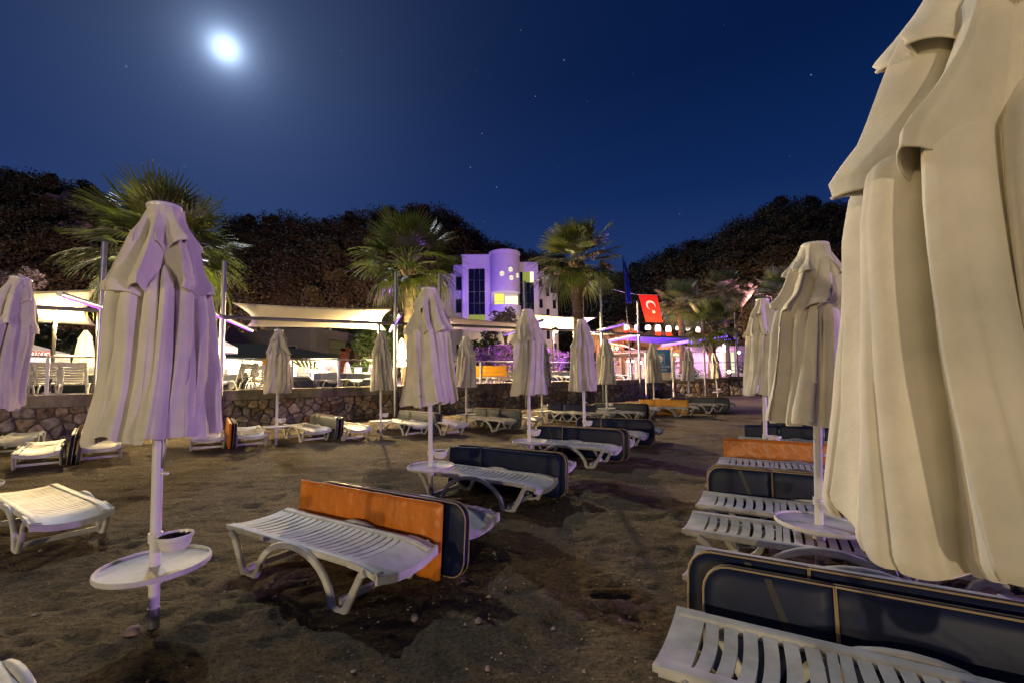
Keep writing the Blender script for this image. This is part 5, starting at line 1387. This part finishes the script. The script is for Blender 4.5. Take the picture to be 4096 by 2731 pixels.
b = MB(); rows = [[e[0].lerp(e[1], k/30) + Vector((0, -.03, 0)) for k in range(31)], [e[0].lerp(e[1], k/30) + Vector((0, -.03, -.42 - .10*(k % 2))) for k in range(31)]]; b.grid(rows); b.build('fringe', M['fringe'], tn)
for q in e: b = MB(); b.tube([(q.x, q.y, 0), q], .05, 6); b.build('pole', M['darkpost'], tn)
M['parasol'] = mat('white_parasol_cloth', (0.72, 0.68, 0.74), .85, spec=.2)
def open_parasol(px0, px1, pyt, pye, Y, lab, val=.28, K=8):
    a = D(px0, pye, Y); c = D(px1, pye, Y); ctr = (a+c)/2; t = D((px0+px1)/2, pyt, Y); R_ = (c.x-a.x)/2; root = empty('open_parasol', (ctr.x, Y, TZ)); tag(root, lab, 'parasol', 'open parasols on the terrace')
    H = t.z-TZ; E = a.z-TZ; rows = []
    for f in (.02, .25, .5, .75, 1.0):
        rows.append([(R_*f*math.cos(2*math.pi*k/(K*4))*(1-.04*f*(k % 4 == 2)), R_*f*math.sin(2*math.pi*k/(K*4))*(1-.04*f*(k % 4 == 2)), H + (E-H)*f - .06*math.sin(math.pi*f)*(1-abs((k % 4)-0)/2 if k % 4 else 0)) for k in range(K*4)])
    rows.append([(x*1.005, y*1.005, z-val) for x, y, z in rows[-1]])
    b = MB(); b.grid(rows, closed=True); b.build('canopy', M['parasol'], root, sharp=30)
    b = MB(); b.tube([(0, 0, 0), (0, 0, H+.08)], .04, 8); b.build('pole', M['pole'], root)
    for k in range(K): b = MB(); aa = 2*math.pi*k/K; b.tube([(0, 0, H-.1), (R_*.97*math.cos(aa), R_*.97*math.sin(aa), E-.05)], .015, 4); b.build('rib', M['pole'], root)
    return root
open_parasol(171, 232.5, 331, 347, 21, 'open white parasol lit violet, left of the second grey post')
ob = open_parasol(-16, 58, 341.5, 353.5, 18, 'open white parasol with red lettering at the far left', .5, 4)
cu = bpy.data.curves.new('lettering', 'FONT'); cu.body = 'TUBORG'; cu.size = .33; cu.align_x = 'CENTER'; cu.extrude = .004; cu.materials.append(mat('red_print', (.62, .05, .06), .7))
t_ = text_mesh(cu, ob); p = D(27, 356, 16.25) - ob.location; t_.location = p; t_.rotation_euler = (math.radians(63), 0, math.radians(12))
light('restaurant_light', 'POINT', (D(215, 368, 30).x, 31.5, TZ+1.5), 5500, (1.0, .84, .48), shadow_soft_size=.15)
light('restaurant_light', 'POINT', (D(308, 368, 30).x, 31.5, TZ+1.5), 5500, (1.0, .84, .48), shadow_soft_size=.15)
light('restaurant_light', 'POINT', (D(160, 368, 30).x, 31.0, TZ+1.5), 5500, (1.0, .84, .48), shadow_soft_size=.15)
light('parasol_light', 'POINT', (D(210, 352, 20).x, 19.5, TZ+1.3), 60, (.55, .30, 1.0), shadow_soft_size=.1)
light('parasol_light', 'POINT', (D(30, 352, 17).x, 16.3, TZ+1.0), 60, (.80, .60, 1.0), shadow_soft_size=.1)
# low hedge row and white garden wall seen under the far left sail
hw = empty('garden_wall', D(70, 372, 27)); hw.location.z = TZ; tag(hw, 'bright white low garden wall under the far left sail', 'wall'); rb(-20, 118, 369, 384, 27, .3, 'wall', 'cream', hw, TZ); rb(-20, 118, 368.4, 369.2, 26.95, .4, 'coping_length', 'pole', hw)
light('garden_spot', 'POINT', (D(70, 372, 25).x, 25.6, TZ+.9), 80, (1.0, .9, .6), shadow_soft_size=.1)
# patio chairs before the restaurant
M['chair'] = mat('white_chair', (.6, .6, .65), .5)
chair = empty('patio_chair'); 
for nm, c, s in (('seat', (0, 0, .44), (.46, .44, .04)), ('backrest', (0, .21, .72), (.46, .04, .5))): b = MB(); b.box(c, s); b.build(nm, M['chair'], chair)
for x in (-.2, .2):
    for y in (-.18, .18): b = MB(); b.box((x, y, .21), (.04, .04, .42)); b.build('leg', M['chair'], chair)
first = True
for px, Y, rz, lab in ((214, 24, .3, 'white chair by the tall glowing lantern'), (226, 25, 1.2, 'white chair right of the tall glowing lantern'), (238, 23.5, -.5, 'white chair behind the raised lounger by the lit restaurant'), (272, 24, .8, 'white chair right of the orange brick column'), (283, 25, 2.4, 'white chair behind the wall umbrella before the grey building'), (300, 25.5, .2, 'white chair under the striped awning'), (312, 24.5, 1.7, 'white chair left of the large bright lamp'), (331, 25, -.4, 'white chair right of the large bright lamp'), (360, 26, .9, 'white chair near the green shrub by the red pillar')):
    o = chair if first else copy_tree(chair); first = False; q = D(px, 380, Y); o.location = (q.x, Y, TZ); o.rotation_euler = (0, 0, rz); tag(o, lab, 'chair', 'chairs before the restaurant')

# ------------------------------------------------------------------ beach bar at the right
M['pink_lit_wall'] = mat('pink_lit_white_wall', (.66, .58, .56), .8)  # white wall with the pink bar light put into its colour
M['straw'] = mat('straw_thatch', (0.36, 0.22, 0.10), .95, noise=(4, 5, .5, 1.4), bump=(12, .8, 5), stretch=(1, 1, .2))
M['violet_lit_sail'] = mat('violet_lit_sail_cloth', (.11, .03, .62), .85)  # violet light on the canopy put into the cloth colour
M['red'] = mat('red_flag_cloth', (0.72, 0.025, 0.018), .8, spec=.2)
M['white_cloth'] = mat('white_cloth', (.78, .76, .74), .8, spec=.2)
M['blue'] = mat('blue_flag_cloth', (0.02, 0.05, 0.30), .8, spec=.2)
M['panel_blue'] = mat('blue_panel', (0.055, 0.19, 0.42), .5)
M['panel_white'] = mat('cream_panel', (.68, .64, .52), .6)
def frame_post(px, pyt, Y, lab, r=.075, z0=-.3, m='greypost'):
    q = D(px, pyt, Y); b = MB(); b.tube([(0, 0, z0), (0, 0, q.z)], r, 14); o = b.build('steel_post', M[m], sharp=50); o.location = (q.x, Y, 0); tag(o, lab, 'post', 'grey posts of the bar shade frame'); return Vector((q.x, Y, q.z))
frame_post(637.5, 301, 28.6, 'grey post beside the red flag, at the wall corner')
frame_post(702, 308, 31.2, 'grey post in front of the low dark palm')
frame_post(735, 312, 32.0, 'farthest grey post, at the stone pedestal')
def pole_line(pa, pb, Ya, Yb, r, name, m, lab, cat, group=None):
    b = MB(); b.tube([D(*pa, Ya), D(*pb, Yb)], r, 10); o = b.build(name, M[m], sharp=50); tag(o, lab, cat, group); return o
pole_line((588, 333), (643, 333.5), 27.5, 28.3, .07, 'shade_beam', 'beam', 'grey tube left of the red lanterns', 'beam', GB)
pole_line((639, 335.5), (714, 338), 28.4, 33, .07, 'shade_beam', 'beam', 'grey tube below the red lanterns', 'beam', GB)
M['violet_arm'] = mat('violet_lit_tube', (.35, .33, .42), .4)  # violet of the strip light put into the tube colour
for pa, pb, Ya, Yb, lab in (((608, 340), (640, 333.5), 33, 29, 'arm with blue violet strip left of the bar canopy'), ((661.5, 344.5), (727, 334.5), 34, 30, 'long arm with blue violet strip right of the bar canopy'), ((690, 342), (735, 337), 37, 33, 'farther arm with blue violet strip by the low palm')):
    root = empty('strip_light'); tag(root, lab, 'lamp bracket', 'lit arms of the bar shade frame'); A_, B_ = D(*pa, Ya), D(*pb, Yb)
    b = MB(); b.tube([A_, B_], .075, 10); b.build('arm', M['violet_arm'], root, sharp=50)
    b = MB(); b.tube([A_ + Vector((0, -.05, -.10)), B_ + Vector((0, -.05, -.10))], .028, 6); b.build('led_strip', M['led2'], root)
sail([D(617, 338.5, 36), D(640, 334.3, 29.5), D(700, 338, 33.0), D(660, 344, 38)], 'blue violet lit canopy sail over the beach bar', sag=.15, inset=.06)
bpy.data.objects[C.objects[-1].name].data.materials[0] = M['violet_lit_sail']
light('canopy_light', 'POINT', (D(655, 346, 33).x, 32.6, TZ+1.7), 130, (.25, .06, 1.0), shadow_soft_size=.1)
# flags
def cloth(name, corners, m, parent, nu=12, nv=14, amp=.05, f=7):
    a, b_, c, d = corners; rows = []
    for j in range(nv+1):
        v = j/nv; rows.append([a*(1-u)*(1-v) + b_*u*(1-v) + c*u*v + d*(1-u)*v + Vector((0, amp*math.sin(f*u + 3*v)*(.3+v), 0)) for u in [i/nu for i in range(nu+1)]])
    q = MB(); q.grid(rows); o = q.build(name, m, parent, smooth=True); return o
FY = 38.0
fl = empty('flag', D(648, 295, FY)); tag(fl, 'red flag with white crescent and star hanging from a rope', 'flag'); o = fl.location
cs = [D(638.3, 294.5, FY)-o, D(657, 295, FY)-o, D(662.5, 322, FY)-o, D(646, 321.7, FY)-o]
cloth('cloth', cs, M['red'], fl, amp=.02)
def on_flag(u, v): return cs[0]*(1-u)*(1-v) + cs[1]*u*(1-v) + cs[2]*u*v + cs[3]*(1-u)*v + Vector((0, -.05, 0))
w_ = (cs[1]-cs[0]).length; h_ = (cs[3]-cs[0]).length
pts = []
c1 = (.52, .38); r1 = .26; c2 = (.545, .425); r2 = .205
a_out = [math.radians(75 - 0 + (390-0)*k/40) for k in range(0, 1)]
def fu(cx, cy, r, a): return on_flag(cx + r*math.cos(a), cy + r*math.sin(a)*w_/h_)
outer = [fu(c1[0], c1[1], r1, math.radians(95 + 290*k/36)) for k in range(37)]
inner = [fu(c2[0], c2[1], r2, math.radians(95 + 290*k/36)) for k in range(37)]
b = MB(); b.grid([outer, inner]); b.build('crescent', M['white_cloth'], fl)
sv = [fu(.60, .63, .115 if k % 2 == 0 else .045, math.radians(-60 + 36*k)) for k in range(10)]
b = MB(); b.add(sv + [fu(.60, .63, .0, 0)], [(k, (k+1) % 10, 10) for k in range(10)]); b.build('star', M['white_cloth'], fl)
rp_ = [D(612, 289, 36), D(625, 292.5, 37), D(638, 294.3, FY), D(657, 294.8, FY), D(668, 295, 39), D(690, 291, 41)]
b = MB(); b.tube(rp_, .02, 5); tag(b.build('rope', M['steel']), 'thin rope that carries the red flag', 'rope')
light('flag_light', 'POINT', (D(652, 328, FY).x, FY-1.2, D(652, 328, FY).z), 420, (1.0, .55, .12), shadow_soft_size=.1)
light('flag_light', 'POINT', (D(648, 300, FY).x-1, FY-5, D(648, 300, FY).z-1), 420, (1.0, .75, .70), shadow_soft_size=.1)
bf = empty('flag', D(628, 300, 30.5)); tag(bf, 'tall furled blue flag on a thin dark leaning pole', 'flag'); o = bf.location
b = MB(); b.tube([D(622.5, 256, 30.5)-o, D(633, 392, 30.5)-o], [.035, .06], 10); b.build('flagpole', M['darkpost'], bf)
cloth('cloth', [D(623.5, 259, 30.5)-o, D(626, 263, 30.5)-o, D(631.5, 303, 30.5)-o, D(626, 302, 30.5)-o], M['blue'], bf, 14, 20, .16, 16)
# red paper lanterns hung in a row
M['lantern_white'] = glow('lantern_white_glow', (1.0, .80, .74), 4); M['lantern_red'] = glow('lantern_red_glow', (1.0, .035, .01), 3)
LY = 36.0
lan = None
for px, py, w, h, kind, lab in ((626.7, 329, 4.5, 8, 'r', 'red white lantern, first of the row, left of the red flag'), (635.8, 329, 2, 7, 'r', 'narrow red white lantern second in the row'), (648, 328.5, 5, 6, 'w', 'white lantern under the red flag'), (658, 330, 5, 9, 'r', 'large red white lantern under the right edge of the red flag'), (668.5, 330.5, 4.6, 8.5, 'r', 'red white lantern right of the red flag'),
        (677, 329, 2, 5, 'w', 'small white lantern by the pink tipped palm'), (688, 329.5, 4, 3.5, 'w', 'flat white lantern by the low dark palm'), (698, 331, 3.5, 8, 'r', 'red white lantern behind the low dark palm fronds'), (707, 334, 3.5, 3, 'q', 'dim red lantern, last of the row')):
    p = D(px, py, LY); u = LY/455.0; root = empty('lantern', p); tag(root, lab, 'lantern', 'lanterns hung over the bar')
    R_ = w*u/2*1.15; H = h*u/2*1.25
    if kind != 'q': b = MB(); b.lathe([(.02, H), (R_*.8, H*.9), (R_, H*.5), (R_, -H*.05), (R_*.9, -H*.2)], 12); b.build('lamp_shade', M['lantern_white'], root, smooth=True)
    if kind != 'w': b = MB(); b.lathe([(R_*.92, -H*.21), (R_*1.05, -H*.6), (R_*.8, -H), (.02, -H*1.02)], 12); b.build('lower_shade', M['lantern_red'], root, smooth=True)
    b = MB(); b.tube([(0, 0, H), (0, 0, H+.5)], .01, 4); b.build('cord', M['strap'], root)
b = MB(); b.tube([D(600, 321.5, LY)] + [D(x, 322.5, LY) for x in (626, 648, 668, 690, 712)], .012, 4); tag(b.build('wire', M['strap']), 'thin wire from which the bar lanterns hang', 'wire')
# blue notice panel on two posts, standing on the sand
SY = 27.5
np_ = empty('notice_panel', D(659, 396, SY)); np_.location.z = 0; tag(np_, 'blue notice panel with white wave emblem on two pale posts', 'sign'); o = np_.location
def npt(px, py, dy=0): q = D(px, py, SY) - o; q.y += dy; return q
for px, pt in ((645.2, 352), (672, 347)): q = npt(px, pt); b = MB(); b.tube([(q.x, 0, -.3), (q.x, 0, q.z)], .055, 10); b.build('post', M['panel_white'], np_, sharp=50)
def pq(a, b_, m, dy, th, name):
    x0, x1 = npt(*a).x, npt(*b_).x; z0, z1 = npt(*b_).z, npt(*a).z; q = MB(); q.box(((x0+x1)/2, dy, (z0+z1)/2), (x1-x0, th, z1-z0)); return q.build(name, M[m], np_)
pq((646.2, 349), (671, 371.5), 'panel_blue', -.02, .04, 'panel'); pq((646.2, 371.7), (671, 379.5), 'panel_white', -.015, .04, 'lower_panel')
ex, ez = npt(659, 358.6).x, npt(659, 358.4).z
b = MB(); s_ = .30
for dx, dz, sx, sz in ((0, s_, s_*2, .02), (0, -s_, s_*2, .02), (s_, 0, .02, s_*2), (-s_, 0, .02, s_*2)): b.box((ex+dx, -.045, ez+dz), (sx, .006, sz))
tag(b.build('emblem_frame', M['white_cloth'], np_), kind='stuff')
b = MB(); pts = [(ex + .23*math.cos(math.radians(k*12)), -.046, ez + .23*math.sin(math.radians(k*12))) for k in range(30)]; b.add(pts, [tuple(range(29, -1, -1))]); b.build('emblem', M['white_cloth'], np_)
for k in range(3):
    b = MB(); rows = [[(ex - .21 + .42*i/14*(1 - .08*k), -.052, ez - .05 - .06*k + .025*math.sin(i*.7) + dz) for i in range(15)] for dz in (0, .022)]; b.grid(rows); b.build('emblem_wave', M['panel_blue'], np_)
for body, z in (('BAYRAK PANOSU', -.52), ('FLAG PANEL', -.70)):
    cu = bpy.data.curves.new('lettering', 'FONT'); cu.body = body; cu.size = .165; cu.align_x = 'CENTER'; cu.extrude = .003; cu.materials.append(M['white_cloth'])
    t_ = text_mesh(cu, np_); t_.location = (ex + .02, -.046, ez + z); t_.rotation_euler = (math.radians(90), 0, 0)
# rubbish bin with black bag
q = D(659.5, 399, 29.2); root = empty('rubbish_bin', (q.x, 29.2, 0)); tag(root, 'rubbish bin lined with a black bag in front of the slate wall', 'bin')
b = MB(); b.lathe([(.26, 0), (.30, .1), (.33, .62)], 18, cap_bot=True); b.build('body', M['strap'], root, sharp=40)
rg = random.Random(2); b = MB(); b.grid([[((.34 + rg.uniform(-.03, .05))*f*math.cos(2*math.pi*k/18), (.34 + rg.uniform(-.03, .05))*f*math.sin(2*math.pi*k/18), z + rg.uniform(-.03, .03)) for k in range(18)] for f, z in ((1.02, .42), (1.08, .60), (1.05, .70), (.9, .68), (.75, .50))], closed=True); b.build('bag', M['strap'], root, smooth=True)
# bar building, straw parasols, pale awnings
bar = empty('beach_bar', (D(690, 370, 46).x, 46, TZ)); tag(bar, 'brightly lit beach bar with pink lit white walls and counter behind the notice panel', 'building'); 
rb(600, 780, 350, 389, 50, .3, 'wall', 'pink_lit_wall', bar, TZ); rb(655, 760, 346.5, 350.5, 48.5, 2.4, 'roof', 'beam', bar)
rb(612, 700, 374, 389, 46.5, .6, 'counter', 'pink_lit_wall', bar, TZ); rb(611, 701, 373.2, 374, 46.3, 1.0, 'counter_top', 'panel_white', bar)
for k in range(3): rb(616, 690, 355 + k*5, 355.6 + k*5, 49.6, .4, 'shelf', 'panel_white', bar)
rb(724, 735, 350, 372, 49.7, .2, 'lit_panel', 'lit_pale', bar); rb(736, 743, 352, 371, 49.7, .2, 'door', 'grey_render', bar)
BT = [mat('bottle_glass', c, .15) for c in ((.35, .06, .02), (.04, .2, .08), (.5, .3, .05), (.1, .12, .4))]
bm_ = []
for k in range(4):
    b = MB(); b.lathe([(.06, 0), (.065, .2), (.03, .3), (.028, .4), (.001, .41)], 8); bm_.append(b.mesh('bottle', BT[k]))
rg = random.Random(9)
for k in range(30):
    r = k // 10; bi = rg.randrange(4); q = D(618 + 7.3*(k % 10) + rg.uniform(-1, 1), 355 + r*5, 49.45); o = link('bottle', bm_[bi]); o.location = q + Vector((0, .1, .02)); o.scale = (1.5, 1.5, 1.1); tag(o, f"{('red', 'green', 'amber', 'blue')[bi]} bottle on the {('top', 'middle', 'bottom')[r]} shelf of the bar, {('at its left end', 'near its left end', 'at its middle', 'near its right end', 'at its right end')[(k % 10)//2]}", 'bottle', 'bottles on the bar shelves')
GB2 = 'bare bulbs hung at the bar'
for px, py, Y, r, m_, lab in ((648.5, 374.5, 33, .16, 'bulb_white', 'dazzling white floodlight low behind the railing of the bar'), (617, 347.5, 40, .13, 'bulb_small', 'warm bulb under the pale awning'), (653.5, 347.5, 40, .13, 'bulb_small', 'warm bulb at the pale awning beside the notice panel umbrella'),
        (628, 361, 44, .13, 'bulb_small', 'warm round bulb above the bar counter, left end'), (633, 361, 44, .13, 'bulb_small', 'warm round bulb above the bar counter'), (641, 362, 44, .12, 'bulb_small', 'warm round bulb above the bar counter by the grey post'), (724, 345, 42, .14, 'bulb_white', 'white bulb above the bright bar panel'), (690, 352, 43, .13, 'bulb_white', 'white bulb behind the low palm fronds'), (739, 352, 43, .12, 'bulb_white', 'white bulb at the far grey post'), (729, 371, 44, .16, 'bulb_small', 'golden bulb below the bright bar panel')):
    p = D(px, py, Y); root = empty('bare_bulb', p); tag(root, lab, 'bulb', GB2); b = MB(); b.sphere((0, 0, 0), r, 10, 8); b.build('bulb', M[m_], root, smooth=True); b = MB(); b.tube([(0, 0, r), (0, 0, r+.35)], .015, 5); b.build('socket', M['strap'], root)
def thatch(px, pyt, pye, wpx, Y, lab, seed):
    t = D(px, pyt, Y); e = D(px, pye, Y); R_ = wpx*Y/455/2; root = empty('straw_parasol', (t.x, Y, TZ)); tag(root, lab, 'straw parasol', 'straw parasols lit pink at the bar'); H = t.z-TZ; E = e.z-TZ; rg = random.Random(seed)
    b = MB(); b.lathe([(.2, 0), (.16, H*.6), (.14, H-.2)], 10); b.build('trunk', M['trunk'], root, smooth=True)
    b = MB(); n = 40
    b.grid([[(max(.03, R_*f*rg.uniform(.93, 1.05))*math.cos(2*math.pi*k/n), max(.03, R_*f*rg.uniform(.93, 1.05))*math.sin(2*math.pi*k/n), H + (E-H)*f**1.1 + rg.uniform(-.05, .05)) for k in range(n)] for f in (.01, .2, .4, .6, .8, 1.0)], closed=True)
    for k in range(420):                        # hanging straw
        a = rg.uniform(0, 6.28); f = rg.choice((.35, .6, .8, 1, 1, 1)); r = R_*f*rg.uniform(.96, 1.05); z = H + (E-H)*f**1.1; L_ = rg.uniform(.3, .8); w = .03; dx, dy = math.cos(a), math.sin(a)
        b.add([(r*dx - dy*w, r*dy + dx*w, z+.05), (r*dx + dy*w, r*dy - dx*w, z+.05), ((r+.18)*dx, (r+.18)*dy, z-L_)], [(0, 1, 2)])
    b.build('thatch', M['straw'], root)
thatch(597, 329, 345, 46, 40, 'straw parasol left of the bar, right of the tall palm', 1)
thatch(622, 320, 338, 52, 46, 'straw parasol behind the first red lanterns', 2)
thatch(655, 324, 346, 46, 50, 'straw parasol behind the blue violet canopy', 3)
thatch(672, 334, 352, 34, 44, 'straw parasol behind the notice panel', 4)
M['pink_awning'] = mat('pale_pink_awning', (.60, .42, .34), .8)
for k, (pa, pb, pc, pd__, lab) in enumerate(((((598, 353), 36), ((648, 351.5), 36), ((650, 356), 42), ((612, 356), 42), 'wide pale pink awning above the bar railing'), (((606, 341), 38), ((632, 347), 37), ((640, 350), 43), ((620, 343), 43), 'sloping pale awning left of the bar canopy'), (((655, 352), 39), ((676, 351), 39), ((680, 355), 43), ((650, 356), 43), 'pale awning beside the notice panel'))):
    b = MB(); b.add([D(*p[0], p[1]) for p in (pa, pb, pc, pd__)], [(0, 1, 2, 3)]); o = b.build('awning', M['pink_awning']); o.modifiers.new('t', 'SOLIDIFY').thickness = .05; tag(o, lab, 'awning', 'pale awnings at the bar')
light('bar_light', 'POINT', (D(640, 345, 42).x, 42, TZ+3.4), 1500, (1.0, .40, .34), shadow_soft_size=.2)
light('bar_light', 'POINT', (D(612, 350, 38).x, 38, TZ+2.4), 900, (1.0, .42, .40), shadow_soft_size=.2)
light('bar_light', 'POINT', (D(690, 360, 47).x, 47.5, TZ+2.6), 420, (1.0, .45, .70), shadow_soft_size=.2)
light('bar_light', 'POINT', (D(730, 360, 47).x, 48, TZ+2.6), 600, (1.0, .45, .80), shadow_soft_size=.2)
light('bar_light', 'POINT', (D(740, 315, 52).x, 50, TZ+6.5), 1300, (1.0, .36, .55), shadow_soft_size=.2)
light('bar_light', 'POINT', (D(602, 352, 35).x, 35, TZ+1.6), 700, (1.0, .48, .32), shadow_soft_size=.15)
light('bar_light', 'POINT', (D(632, 346, 40).x, 40, TZ+2.6), 450, (1.0, .42, .36), shadow_soft_size=.15)
light('bar_flood', 'POINT', (D(648.5, 374.5, 33).x, 32.6, D(648.5, 374.5, 33).z), 240, (.85, .92, 1.0), shadow_soft_size=.17)
light('green_spot', 'POINT', (D(680, 360, 42).x, 41, TZ+1.0), 350, (.55, 1.0, .55), shadow_soft_size=.1)
light('palm_spot', 'POINT', (D(770, 320, 38).x, 37, TZ+3.0), 1300, (.22, .12, 1.0), shadow_soft_size=.1)
light('palm_spot', 'POINT', (D(716, 305, 43).x, 42, TZ+3.0), 900, (.25, .15, 1.0), shadow_soft_size=.1)
light('tree_spot', 'POINT', (D(850, 330, 36).x, 36, TZ+2.0), 420, (.9, 1.0, .35), shadow_soft_size=.1)
light('tree_spot', 'POINT', (D(372, 372, 29).x, 29, TZ+1.4), 160, (.75, 1.0, .25), shadow_soft_size=.1)
# lit decorative sculpture above the palms: raised arms and a ball
sc_ = empty('sculpture', D(745, 300, 58)); sc_.location.z = TZ; tag(sc_, 'pink lit sculpture with outstretched arm and small ball above the palms', 'sculpture'); o = sc_.location
def sp(px, py): return D(px, py, 58) - o
M['pink_lit_plaster'] = mat('pale_painted_plaster', (.62, .50, .48), .7)  # pale plaster with the pink light put into its colour
b = MB(); b.tube([sp(741, 306), sp(745, 299), sp(749, 294), sp(752, 290), sp(757, 285.5)], [.22, .36, .38, .30, .10], 8); b.build('body', M['pink_lit_plaster'], sc_, smooth=True)
b = MB(); b.tube([sp(750, 293.5), sp(744, 291.5), sp(740, 291.5), sp(735.5, 285.5)], [.25, .20, .20, .14], 8); b.build('arm', M['pink_lit_plaster'], sc_, smooth=True)
b = MB(); q = sp(750.5, 284.5); b.sphere((q.x-.0, q.y, q.z), .32, 12, 8); bl = b.build('ball', M['pink_lit_plaster'], sc_, smooth=True); b = MB(); b.tube([q, sp(752, 291)], .04, 5); b.build('stick', M['pink_lit_plaster'], sc_)
b = MB(); b.tube([sp(741, 306), Vector((sp(741, 306).x, sp(741, 306).y, 0))], .08, 6); b.build('mast', M['darkpost'], sc_)
light('sculpture_spot', 'POINT', (D(749, 305, 58).x, 55.5, D(749, 303, 58).z), 380, (1.0, .50, .42), shadow_soft_size=.1)
# warm glow on the hillsides, by added unseen spots in place of street lamps
for loc, tgt, p, c in (((-25, 47, 9), (-26, 130, 22), 160000, (1.0, .56, .38)), ((31, 53, 8), (58, 120, 22), 80000, (1.0, .54, .38)), ((-26, 36, 5), (-76, 90, 24), 130000, (1.0, .55, .50))):
    light('hillside_fill_spot', 'SPOT', loc, p, c, tgt, spot_size=math.radians(76), spot_blend=1.0, shadow_soft_size=.4)
for loc, tgt, p in (((-10.2, 14.9, TZ+.35), (-11.9, 15.9, 6.2), 2600), ((-4.75, 20.9, TZ+.35), (-5.4, 24, 7.6), 2300), ((5.3, 27.3, TZ+.35), (3.9, 26.2, 7.8), 2600)):
    light('added_palm_light', 'SPOT', loc, p, (1.0, .88, .46), tgt, spot_size=math.radians(88), spot_blend=.6, shadow_soft_size=.12)  # added lamps without fittings, put in to brighten the palm crowns
